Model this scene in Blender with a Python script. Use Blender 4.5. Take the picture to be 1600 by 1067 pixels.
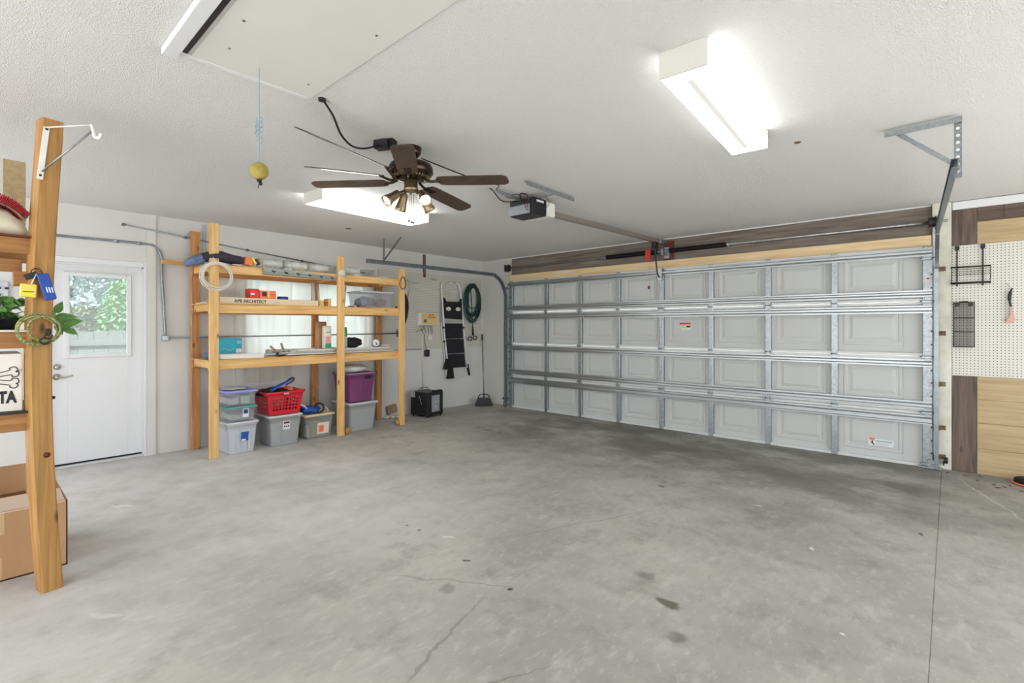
import bpy, math, random
from mathutils import Vector, Matrix
random.seed(7)
for o in list(bpy.data.objects): bpy.data.objects.remove(o)
S = bpy.context.scene
COL = S.collection
R = math.radians

# ------------------------------------------------------------ camera
YAW = R(41.9)
cd = bpy.data.cameras.new('camera'); cam = bpy.data.objects.new('camera', cd); COL.objects.link(cam)
cam.location = (0, 0, 1.37); cam.rotation_euler = (R(90), 0, YAW)
cd.sensor_width = 36; cd.lens = 764 / 1600 * 36
cd.shift_y = -(533.5 - 511) / 1600
cd.clip_start = 0.05
S.camera = cam
# ------------------------------------------------------------ view and light
S.view_settings.view_transform = 'Standard'
S.view_settings.look = 'None'
S.view_settings.gamma = 1
S.view_settings.use_curve_mapping = False
S.view_settings.exposure = 0.62
SKY = 1.25      # brightness of the overcast sky outside
TUBE = 6.5      # glow of the fluorescent lenses
BULB = 14.0
w = bpy.data.worlds.new('world'); S.world = w; w.use_nodes = True
nt = w.node_tree; nt.nodes.clear()
wo = nt.nodes.new('ShaderNodeOutputWorld'); bg = nt.nodes.new('ShaderNodeBackground')
sk = nt.nodes.new('ShaderNodeTexSky'); sk.sky_type = 'NISHITA'; sk.sun_disc = False
sk.sun_elevation = R(50); sk.sun_rotation = R(200); sk.air_density = 1.2; sk.dust_density = 3
mx = nt.nodes.new('ShaderNodeMix'); mx.data_type = 'RGBA'; mx.inputs[0].default_value = 0.75
mx.inputs[7].default_value = (2.2, 2.3, 2.45, 1)
sc_ = nt.nodes.new('ShaderNodeVectorMath'); sc_.operation = 'SCALE'; sc_.inputs[3].default_value = 0.25
nt.links.new(sk.outputs[0], sc_.inputs[0]); nt.links.new(sc_.outputs[0], mx.inputs[6])
nt.links.new(mx.outputs[2], bg.inputs[0]); nt.links.new(bg.outputs[0], wo.inputs[0])
bg.inputs[1].default_value = SKY
sd = bpy.data.lights.new('sun', 'SUN'); sd.energy = 9.5; sd.angle = R(3); sd.color = (.97, .99, 1)
sun = bpy.data.objects.new('sun', sd); COL.objects.link(sun); sun.rotation_euler = (R(8), R(36), 0)

# ------------------------------------------------------------ materials
def C8(r, g, b):
    f = lambda v: (v/255/12.92) if v/255 <= .04045 else ((v/255+.055)/1.055)**2.4
    return (f(r), f(g), f(b), 1)
def mat(name, col, rough=.5, metal=0, var=0, vscale=6, vstretch=(1,1,1), bump=0, bscale=60, col2=None, alpha=None, trans=0, emit=None, estr=0, ior=1.45, sheen=0, spec=None):
    m = bpy.data.materials.new(name); m.use_nodes = True
    n = m.node_tree.nodes; L = m.node_tree.links; b = n['Principled BSDF']
    b.inputs['Base Color'].default_value = col; b.inputs['Roughness'].default_value = rough; b.inputs['Metallic'].default_value = metal
    b.inputs['IOR'].default_value = ior
    if spec is not None: b.inputs['Specular IOR Level'].default_value = spec
    if trans: b.inputs['Transmission Weight'].default_value = trans
    if emit: b.inputs['Emission Color'].default_value = emit; b.inputs['Emission Strength'].default_value = estr
    tc = n.new('ShaderNodeTexCoord'); mp = n.new('ShaderNodeMapping'); mp.inputs['Scale'].default_value = vstretch
    L.new(tc.outputs['Object'], mp.inputs[0])
    if var:
        no = n.new('ShaderNodeTexNoise'); no.inputs['Scale'].default_value = vscale; no.inputs['Detail'].default_value = 6; no.inputs['Roughness'].default_value = .6
        L.new(mp.outputs[0], no.inputs['Vector'])
        rp = n.new('ShaderNodeValToRGB')
        c2 = col2 or tuple(max(0, c*(1-var)) for c in col[:3])+(1,)
        rp.color_ramp.elements[0].color = c2; rp.color_ramp.elements[0].position = .32
        rp.color_ramp.elements[1].color = col; rp.color_ramp.elements[1].position = .68
        L.new(no.outputs[0], rp.inputs[0]); L.new(rp.outputs[0], b.inputs['Base Color'])
    if bump:
        nb = n.new('ShaderNodeTexNoise'); nb.inputs['Scale'].default_value = bscale; nb.inputs['Detail'].default_value = 3
        L.new(mp.outputs[0], nb.inputs['Vector'])
        bp = n.new('ShaderNodeBump'); bp.inputs['Strength'].default_value = bump; bp.inputs['Distance'].default_value = .01
        L.new(nb.outputs[0], bp.inputs['Height']); L.new(bp.outputs[0], b.inputs['Normal'])
    return m
def mathn(n, L, op, a, b=None, c=None):
    x = n.new('ShaderNodeMath'); x.operation = op
    for i, v in enumerate((a, b, c)):
        if v is None: continue
        if isinstance(v, (int, float)): x.inputs[i].default_value = v
        else: L.new(v, x.inputs[i])
    return x.outputs[0]
def mixc(n, L, f, a, b):
    x = n.new('ShaderNodeMix'); x.data_type = 'RGBA'
    for i, v in ((0, f), (6, a), (7, b)):
        if isinstance(v, (int, float)): x.inputs[i].default_value = v
        elif isinstance(v, tuple): x.inputs[i].default_value = v
        else: L.new(v, x.inputs[i])
    return x.outputs[2]

def wood(name, axis, light, dark, knots=True, rough=.55, kc=(.10, .035, .012, 1)):
    m = mat(name, light, rough); n = m.node_tree.nodes; L = m.node_tree.links; b = n['Principled BSDF']
    tc = n.new('ShaderNodeTexCoord'); mp = n.new('ShaderNodeMapping')
    st = [22, 22, 22]; st[axis] = 1.2; mp.inputs['Scale'].default_value = st
    L.new(tc.outputs['Object'], mp.inputs[0])
    no = n.new('ShaderNodeTexNoise'); no.inputs['Scale'].default_value = 1.6; no.inputs['Detail'].default_value = 8; no.inputs['Distortion'].default_value = .6
    L.new(mp.outputs[0], no.inputs['Vector'])
    rp = n.new('ShaderNodeValToRGB'); e = rp.color_ramp.elements
    e[0].position = .3; e[0].color = dark; e[1].position = .62; e[1].color = light
    L.new(no.outputs[0], rp.inputs[0]); out = rp.outputs[0]
    if knots:
        m2 = n.new('ShaderNodeMapping'); s2 = [9, 9, 9]; s2[axis] = 3.6; m2.inputs['Scale'].default_value = s2; L.new(tc.outputs['Object'], m2.inputs[0])
        vo = n.new('ShaderNodeTexVoronoi'); vo.inputs['Scale'].default_value = 1.0; L.new(m2.outputs[0], vo.inputs['Vector'])
        mr = n.new('ShaderNodeMapRange'); mr.inputs['From Min'].default_value = .07; mr.inputs['From Max'].default_value = .15
        mr.inputs['To Min'].default_value = 1; mr.inputs['To Max'].default_value = 0; L.new(vo.outputs['Distance'], mr.inputs[0])
        out = mixc(n, L, mathn(n, L, 'MULTIPLY', mr.outputs[0], .8), out, kc)
    L.new(out, b.inputs['Base Color'])
    bp = n.new('ShaderNodeBump'); bp.inputs['Strength'].default_value = .25; bp.inputs['Distance'].default_value = .004
    L.new(no.outputs[0], bp.inputs['Height']); L.new(bp.outputs[0], b.inputs['Normal'])
    return m
PL, PD = C8(232, 192, 128), C8(205, 152, 86)
M = {}
M['pine_x'] = wood('pine_x', 0, PL, PD); M['pine_y'] = wood('pine_y', 1, PL, PD); M['pine_z'] = wood('pine_z', 2, PL, PD)
M['post_z'] = wood('old_post', 2, C8(186, 140, 80), C8(148, 104, 50), kc=C8(70, 30, 15)); M['post_y'] = wood('old_rail', 1, C8(172, 122, 70), C8(134, 88, 46), kc=C8(70, 30, 15))
M['redwood_z'] = wood('red_pine_z', 2, C8(205, 150, 95), C8(172, 112, 66)); M['redwood_y'] = wood('red_pine_y', 1, C8(205, 145, 88), C8(168, 105, 58))
M['beam'] = wood('beam_x', 0, C8(236, 212, 172), C8(220, 188, 138), knots=False)
M['header'] = wood('weathered_x', 0, C8(138, 127, 116), C8(100, 90, 82), knots=False, rough=.8)
M['brown_z'] = wood('brown_plank_z', 2, C8(112, 95, 84), C8(72, 60, 52), knots=True, kc=C8(62, 48, 44)); M['brown_x'] = wood('brown_plank_x', 0, C8(112, 95, 84), C8(76, 64, 56), knots=False)
M['tan_x'] = wood('tan_plank_x', 0, C8(186, 163, 124), C8(166, 142, 104), knots=False)
M['galv'] = mat('galvanised', C8(176, 182, 186), .38, .85, var=.35, vscale=45, bump=.05, bscale=40)
M['galv_strut'] = mat('galvanised_strut', C8(182, 186, 188), .32, .9, var=.2, vscale=8, vstretch=(.2, 1, 1))
M['track'] = mat('track_steel', C8(150, 158, 166), .35, .85, var=.25, vscale=20)
M['skin'] = mat('door_skin', C8(196, 198, 196), .55, bump=.04, bscale=120)
M['lip'] = mat('door_lip', C8(212, 214, 212), .4)
M['white'] = mat('white_paint', C8(224, 225, 227), .4)
M['wire'] = mat('white_wire', C8(225, 222, 212), .4)
M['whiteplastic'] = mat('white_plastic', C8(228, 226, 220), .35)
M['jamb'] = mat('old_white_jamb', C8(222, 222, 212), .6, var=.2, vscale=5, col2=C8(196, 192, 172), bump=.1, bscale=30)
M['black'] = mat('black_plastic', C8(30, 29, 32), .4)
M['blackfab'] = mat('black_fabric', C8(34, 33, 38), .9, bump=.3, bscale=90)
M['blackmetal'] = mat('black_metal', C8(38, 36, 36), .35, .3)
M['rubber'] = mat('rubber', C8(28, 28, 28), .8)
M['rust'] = mat('rusty_bracket', C8(150, 130, 104), .7, .4, var=.5, vscale=30, col2=C8(98, 66, 44))
M['bronze'] = mat('fan_bronze', C8(72, 56, 48), .22, .85, var=.3, vscale=10)
M['blade'] = wood('fan_blade', 0, C8(86, 68, 58), C8(58, 45, 40), knots=False, rough=.28)
M['brass'] = mat('antique_brass', C8(170, 148, 118), .3, .85)
M['grey_tote'] = mat('grey_tote', C8(166, 168, 168), .45)
M['pale_tote'] = mat('pale_grey_tote', C8(200, 203, 212), .45)
M['tote_lid'] = mat('pale_lid', C8(202, 204, 204), .4)
M['purple'] = mat('purple_tote', C8(128, 68, 112), .4, var=.2, vscale=3)
M['purple_lid'] = mat('purple_lid', C8(150, 112, 148), .4)
M['redbask'] = mat('red_plastic', C8(206, 38, 50), .35)
M['peri'] = mat('periwinkle_lid', C8(150, 158, 226), .35)
M['teal'] = mat('teal_lid', C8(96, 160, 148), .35)
M['tealbox'] = mat('teal_card', C8(30, 160, 184), .5)
M['yellowlid'] = mat('yellowed_lid', C8(222, 200, 152), .5)
M['paper'] = mat('paper', C8(228, 222, 208), .8, var=.15, vscale=14)
M['card'] = mat('cardboard', C8(190, 148, 108), .85, var=.12, vscale=4, bump=.05)
M['cardin'] = mat('cardboard_pale', C8(222, 200, 176), .85)
M['tape'] = mat('packing_tape', C8(205, 170, 128), .25)
M['whitecard'] = mat('white_card', C8(226, 222, 212), .7)
M['kraft'] = mat('kraft_box', C8(222, 204, 176), .7)
M['blue'] = mat('blue_cloth', C8(38, 96, 190), .6, var=.4, vscale=14)
M['darkblue'] = mat('navy_plastic', C8(40, 62, 120), .5)
M['denim'] = mat('pale_blue_cloth', C8(120, 140, 175), .8, var=.5, vscale=16, bump=.3, bscale=20)
M['jacket'] = mat('dark_jacket', C8(58, 54, 66), .8, bump=.5, bscale=18)
M['orange'] = mat('orange_pack', C8(238, 130, 50), .5)
M['yellow'] = mat('yellow_plastic', C8(232, 208, 90), .5)
M['red'] = mat('red_card', C8(214, 48, 44), .5)
M['salmon'] = mat('salmon_card', C8(240, 120, 80), .5)
M['green'] = mat('green_print', C8(50, 160, 96), .5)
M['pink'] = mat('pink_print', C8(220, 150, 150), .5)
M['cream'] = mat('cream_plastic', C8(222, 214, 190), .35, var=.15, vscale=12)
M['redrib'] = mat('red_fibre', C8(176, 34, 48), .6, var=.5, vscale=60, vstretch=(1, 1, 1))
M['hose'] = mat('green_hose', C8(24, 62, 58), .4)
M['ball'] = mat('tennis_yellow', C8(178, 160, 84), .9, var=.35, vscale=30, bump=.3, bscale=200)
M['string'] = mat('blue_line', C8(120, 170, 190), .6)
M['bungee'] = mat('bungee_cord', C8(186, 178, 112), .7, var=.7, vscale=90, col2=C8(44, 76, 44))
M['brownpaint'] = mat('red_brown_block', C8(104, 46, 34), .5)
M['glasslens'] = mat('lens_grey', C8(150, 152, 160), .3)
M['rail'] = mat('opener_rail', C8(150, 142, 134), .45, .5)
M['drywall'] = mat('wall_paint', C8(218, 217, 213), .7, bump=.08, bscale=25, var=.04, vscale=2)
M['curtain_solid'] = None
M['dirtwhite'] = mat('dusty_white_board', C8(222, 220, 212), .6, var=.15, vscale=5, vstretch=(1, .3, 1))
M['greyboard'] = mat('grey_board', C8(176, 176, 176), .6)
M['pvc'] = mat('pale_tube', C8(214, 216, 206), .5)
M['ctrl'] = mat('cream_label', C8(230, 205, 140), .6, var=.2, vscale=30)
M['concreteblock'] = mat('stone', C8(160, 140, 115), .9, bump=.5, var=.3, vscale=20)
M['tagblue'] = mat('blue_float', C8(30, 74, 160), .5)
M['leafdry'] = mat('dry_leaf', C8(120, 74, 44), .8)
M['soil'] = mat('potting_soil', C8(38, 32, 28), .95, bump=.6)
M['knob'] = mat('satin_nickel', C8(190, 186, 172), .25, .9)
M['shadegrey'] = mat('grey_channel', C8(168, 176, 172), .4, .3)
M['spring'] = mat('spring_steel', C8(34, 34, 44), .4, .6)
M['pinkbristle'] = mat('pink_bristle', C8(205, 165, 150), .8)
M['clampwood'] = mat('clamp_handle', C8(176, 138, 110), .6)

def clear_mat(name, tint, mixf):
    m = bpy.data.materials.new(name); m.use_nodes = True; n = m.node_tree.nodes; L = m.node_tree.links
    b = n['Principled BSDF']; b.inputs['Base Color'].default_value = tint; b.inputs['Roughness'].default_value = .25
    t = n.new('ShaderNodeBsdfTransparent'); t.inputs[0].default_value = (.93, .94, .95, 1)
    x = n.new('ShaderNodeMixShader'); x.inputs[0].default_value = mixf
    L.new(t.outputs[0], x.inputs[1]); L.new(b.outputs[0], x.inputs[2]); L.new(x.outputs[0], n['Material Output'].inputs[0]); return m
M['clear'] = clear_mat('clear_bin', C8(232, 236, 244), .2)
M['clearhazy'] = clear_mat('hazy_bin', C8(206, 206, 200), .35)
M['film'] = clear_mat('plastic_film', C8(226, 232, 226), .7)
M['pane'] = clear_mat('window_glass', C8(225, 232, 236), .10)
M['pane_hazy'] = clear_mat('hazy_door_glass', C8(205, 214, 212), .3)
M['mesh'] = clear_mat('black_mesh', C8(25, 25, 27), .62)

def curtain_mat():
    m = bpy.data.materials.new('sheer_curtain'); m.use_nodes = True; n = m.node_tree.nodes; L = m.node_tree.links
    n.remove(n['Principled BSDF'])
    d = n.new('ShaderNodeBsdfDiffuse'); d.inputs[0].default_value = C8(238, 238, 232)
    t = n.new('ShaderNodeBsdfTranslucent'); t.inputs[0].default_value = C8(240, 240, 232)
    tr = n.new('ShaderNodeBsdfTransparent')
    x = n.new('ShaderNodeMixShader'); x.inputs[0].default_value = .55
    y = n.new('ShaderNodeMixShader'); y.inputs[0].default_value = .10
    L.new(d.outputs[0], x.inputs[1]); L.new(t.outputs[0], x.inputs[2]); L.new(x.outputs[0], y.inputs[1]); L.new(tr.outputs[0], y.inputs[2])
    L.new(y.outputs[0], n['Material Output'].inputs[0]); return m
M['curtain'] = curtain_mat()

def emis(name, col, st):
    m = bpy.data.materials.new(name); m.use_nodes = True; n = m.node_tree.nodes; L = m.node_tree.links
    n.remove(n['Principled BSDF']); e = n.new('ShaderNodeEmission'); e.inputs[0].default_value = col; e.inputs[1].default_value = st
    L.new(e.outputs[0], n['Material Output'].inputs[0]); return m
M['tube'] = emis('lit_lens', (1, .992, .975, 1), TUBE)
M['tube_mid'] = emis('lit_lens_mid', (1, .992, .975, 1), TUBE*1.4)
M['tube_soft'] = emis('lit_lens_soft', (1, .992, .975, 1), TUBE*.45)
M['tube_fill'] = emis('lit_lens_fill', (1, .992, .975, 1), TUBE*.9)
M['tubeseam'] = emis('lit_lens_seam', (1, .97, .86, 1), TUBE*.085)
M['bulb'] = emis('lit_bulb', (1, .97, .92, 1), BULB)
M['lightend'] = mat('fixture_white', C8(214, 212, 205), .5)

def ceiling_mat():
    m = mat('popcorn_ceiling', C8(238, 237, 234), .9, spec=.2); n = m.node_tree.nodes; L = m.node_tree.links; b = n['Principled BSDF']
    tc = n.new('ShaderNodeTexCoord')
    no = n.new('ShaderNodeTexNoise'); no.inputs['Scale'].default_value = 185; no.inputs['Detail'].default_value = 2; no.inputs['Roughness'].default_value = .55; L.new(tc.outputs['Object'], no.inputs['Vector'])
    mr = n.new('ShaderNodeMapRange'); mr.inputs['From Min'].default_value = .40; mr.inputs['From Max'].default_value = .66; L.new(no.outputs[0], mr.inputs[0])
    bp = n.new('ShaderNodeBump'); bp.inputs['Strength'].default_value = .9; bp.inputs['Distance'].default_value = .0032
    L.new(mr.outputs[0], bp.inputs['Height']); L.new(bp.outputs[0], b.inputs['Normal'])
    big = n.new('ShaderNodeTexNoise'); big.inputs['Scale'].default_value = 1.1; L.new(tc.outputs['Object'], big.inputs['Vector'])
    c = mixc(n, L, big.outputs[0], C8(234, 232, 229), C8(240, 239, 238))
    c = mixc(n, L, mathn(n, L, 'MULTIPLY', mathn(n, L, 'SUBTRACT', 1, mr.outputs[0]), .10), c, C8(176, 174, 170))
    L.new(c, b.inputs['Base Color']); return m
M['ceiling'] = ceiling_mat()
M['hatch'] = mat('hatch_board', C8(222, 220, 216), .7, var=.03, vscale=2)

def floor_mat():
    m = mat('concrete_floor', C8(176, 175, 170), .62, spec=.35); n = m.node_tree.nodes; L = m.node_tree.links; b = n['Principled BSDF']
    tc = n.new('ShaderNodeTexCoord'); P = tc.outputs['Object']
    def noise(s, d=5, r=.6, stretch=None, rot=0):
        v = P
        if stretch:
            mp = n.new('ShaderNodeMapping'); mp.inputs['Scale'].default_value = stretch; mp.inputs['Rotation'].default_value = (0, 0, rot); L.new(P, mp.inputs[0]); v = mp.outputs[0]
        x = n.new('ShaderNodeTexNoise'); x.inputs['Scale'].default_value = s; x.inputs['Detail'].default_value = d; x.inputs['Roughness'].default_value = r; L.new(v, x.inputs['Vector']); return x
    def rng(v, a, c, lo=0, hi=1):
        x = n.new('ShaderNodeMapRange'); x.interpolation_type = 'SMOOTHSTEP'
        x.inputs['From Min'].default_value = a; x.inputs['From Max'].default_value = c; x.inputs['To Min'].default_value = lo; x.inputs['To Max'].default_value = hi
        L.new(v, x.inputs[0]); return x.outputs[0]
    mu = lambda a, c: mathn(n, L, 'MULTIPLY', a, c)
    n1 = noise(.9, 6).outputs[0]; n2 = noise(3.5, 8, .65).outputs[0]; n3 = noise(9, 6, .7, (1, .35, 1), .5).outputs[0]; n4 = noise(140, 2).outputs[0]
    c = mixc(n, L, rng(n1, .35, .65), C8(159, 157, 151), C8(184, 182, 174))
    c = mixc(n, L, mu(rng(n2, .5, .70), .6), c, C8(140, 138, 131))
    n5 = noise(26, 6, .7, (1, .5, 1), .5).outputs[0]
    c = mixc(n, L, mu(rng(n5, .52, .68), .35), c, C8(146, 143, 136)); c = mixc(n, L, mu(rng(n5, .34, .46, 1, 0), .35), c, C8(204, 203, 198))
    c = mixc(n, L, mu(rng(n3, .52, .72), .5), c, C8(200, 199, 194))
    c = mixc(n, L, mu(rng(n3, .30, .44, 1, 0), .25), c, C8(140, 138, 133))
    # dirt of the tyres inside the big door
    sx = n.new('ShaderNodeSeparateXYZ'); L.new(P, sx.inputs[0]); X, Y = sx.outputs[0], sx.outputs[1]
    band = mu(mu(rng(Y, 3.5, 5.4), rng(X, -5.4, -4.2)), rng(X, -.25, .1, 1, .55))
    nb = noise(1.5, 7, .65, (.7, 1, 1), .4).outputs[0]
    c = mixc(n, L, mu(mu(band, rng(nb, .34, .60)), .85), c, C8(104, 101, 94))
    track = mu(mu(rng(Y, 1.4, 3.8), rng(X, -2.0, -1.4)), rng(X, -.9, -.4, 1, 0))
    c = mixc(n, L, mu(mu(track, rng(nb, .42, .62)), .45), c, C8(128, 126, 118))
    edge = rng(X, -6.3, -5.7, 1, 0)
    c = mixc(n, L, mu(edge, .3), c, C8(206, 204, 200))
    c = mixc(n, L, mu(mu(mu(rng(X, -3.6, -2.0, 1, 0), rng(Y, 2.0, 3.5, 1, 0)), rng(n2, .3, .6, 1, .6)), .65), c, C8(216, 216, 215))  # paler near-left floor: incoming daylight painted into the concrete colour
    # distorted coordinates for spots and cracks
    dn = noise(5, 4); ds = n.new('ShaderNodeVectorMath'); ds.operation = 'MULTIPLY_ADD'; ds.inputs[1].default_value = (.12, .12, 0)
    L.new(dn.outputs['Color'], ds.inputs[0]); L.new(P, ds.inputs[2]); D = ds.outputs[0]
    def spot(x, y, rx, ry, rot, col, k=.8, soft=.5, v=None):
        nonlocal c
        mp = n.new('ShaderNodeMapping'); mp.vector_type = 'TEXTURE'; mp.inputs['Location'].default_value = (x+.06, y+.06, 0); mp.inputs['Rotation'].default_value = (0, 0, rot)
        mp.inputs['Scale'].default_value = (rx, ry, 1e3); L.new(D, mp.inputs[0])
        ln = n.new('ShaderNodeVectorMath'); ln.operation = 'LENGTH'; L.new(mp.outputs[0], ln.inputs[0])
        c = mixc(n, L, mu(rng(ln.outputs['Value'], 1-soft, 1.0, 1, 0), k), c, col)
    dk, oil, wh = C8(96, 94, 88), C8(66, 64, 60), C8(228, 228, 224)
    for (x, y, rx, ry, rot, col, k) in [
        (-1.04, 2.32, .085, .034, R(-5), C8(100, 94, 82), .9), (-1.72, 1.894, .022, .02, 0, oil, .9), (-2.67, 2.04, .03, .02, 0, dk, .7), (-2.79, 2.03, .022, .016, 0, dk, .6),
        (-2.12, 1.96, .025, .02, 0, oil, .8), (-.91, 2.09, .06, .05, 0, dk, .55), (-1.86, 3.98, .05, .04, 0, dk, .7), (-4.58, 4.63, .10, .06, 0, dk, .5),
        (-1.25, 2.5, .07, .06, 0, dk, .4), (-1.96, 1.68, .06, .05, 0, dk, .4), (-.14, 4.21, .015, .03, 0, oil, .8), (-1.1, 4.06, .05, .012, .4, wh, .8), (-2.45, 2.1, .07, .018, .4, wh, .6),
        (-.35, 2.6, .02, .014, 0, wh, .9), (-.65, 3.5, .018, .02, 0, wh, .7), (-4.72, .79, .11, .05, .6, wh, .45), (-4.66, .80, .04, .006, .7, oil, .8), (-4.78, .78, .04, .006, .7, oil, .8),
        (-2.85, .60, .30, .10, .7, wh, .14), (-3.0, .45, .12, .03, .6, wh, .3), (-1.65, 1.39, .5, .010, 1.9, C8(120, 117, 110), .5), (-1.9, 2.9, .8, .014, 1.15, C8(140, 137, 130), .35),
        (-2.0, 1.75, .45, .012, .55, C8(128, 125, 118), .4), (.25, 5.4, .85, .010, 1.9, C8(196, 190, 176), .7), (-4.0, 5.4, .5, .05, .1, C8(88, 86, 84), .5),
        (-1.35, 1.2, .5, .008, 1.2, C8(120, 117, 110), .6), (-5.2, 5.9, .5, .25, .2, C8(132, 122, 104), .5)]:
        spot(x, y, rx, ry, rot, col, k)
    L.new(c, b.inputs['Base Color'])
    L.new(rng(n2, .3, .7, .5, .72), b.inputs['Roughness'])
    h = mathn(n, L, 'ADD', mu(n2, .5), mu(n4, .25))
    bp = n.new('ShaderNodeBump'); bp.inputs['Strength'].default_value = .22; bp.inputs['Distance'].default_value = .008
    L.new(h, bp.inputs['Height']); L.new(bp.outputs[0], b.inputs['Normal']); return m
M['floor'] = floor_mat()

def peg_mat(name, ax, col):
    m = mat(name, col, .55); n = m.node_tree.nodes; L = m.node_tree.links; b = n['Principled BSDF']
    tc = n.new('ShaderNodeTexCoord'); sx = n.new('ShaderNodeSeparateXYZ'); L.new(tc.outputs['Object'], sx.inputs[0])
    def cell(v):
        a = mathn(n, L, 'DIVIDE', v, .0254); f = mathn(n, L, 'FRACT', a); g = mathn(n, L, 'SUBTRACT', f, .5); return mathn(n, L, 'MULTIPLY', g, g)
    d = mathn(n, L, 'ADD', cell(sx.outputs[ax]), cell(sx.outputs[2]))
    h = mathn(n, L, 'LESS_THAN', d, .15**2 * 1.3)
    no = n.new('ShaderNodeTexNoise'); no.inputs['Scale'].default_value = 2.5; L.new(tc.outputs['Object'], no.inputs['Vector'])
    base = mixc(n, L, no.outputs[0], tuple(x*.93 for x in col[:3])+(1,), col)
    L.new(mixc(n, L, h, base, C8(70, 66, 58)), b.inputs['Base Color'])
    return m
M['peg_y'] = peg_mat('pegboard_left', 1, C8(214, 212, 200)); M['peg_x'] = peg_mat('pegboard_right', 0, C8(216, 214, 204))
M['leaf'] = mat('pothos_leaf', C8(128, 176, 96), .35, var=.5, vscale=22, col2=C8(58, 112, 54))
M['hedge'] = mat('hedge_leaf', C8(134, 152, 116), .6, var=.5, vscale=5, col2=C8(112, 104, 92))
M['hedge_bright'] = mat('bright_hedge_leaf', C8(130, 182, 112), .6, var=.5, vscale=4, col2=C8(92, 128, 84))
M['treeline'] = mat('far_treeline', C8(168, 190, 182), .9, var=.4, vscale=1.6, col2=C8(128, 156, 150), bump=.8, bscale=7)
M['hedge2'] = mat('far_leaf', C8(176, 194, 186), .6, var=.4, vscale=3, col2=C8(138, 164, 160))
M['fence'] = mat('pale_fence', C8(112, 118, 112), .8, var=.15, vscale=6)
M['gravel'] = mat('outdoor_ground', C8(178, 176, 168), .9, var=.5, vscale=5, bump=.6, bscale=30)
M['bounce'] = mat('slab', C8(214, 212, 206), .9, var=.1, vscale=2)  # pale surface of the slabs added to bounce sunlight indoors

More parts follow.
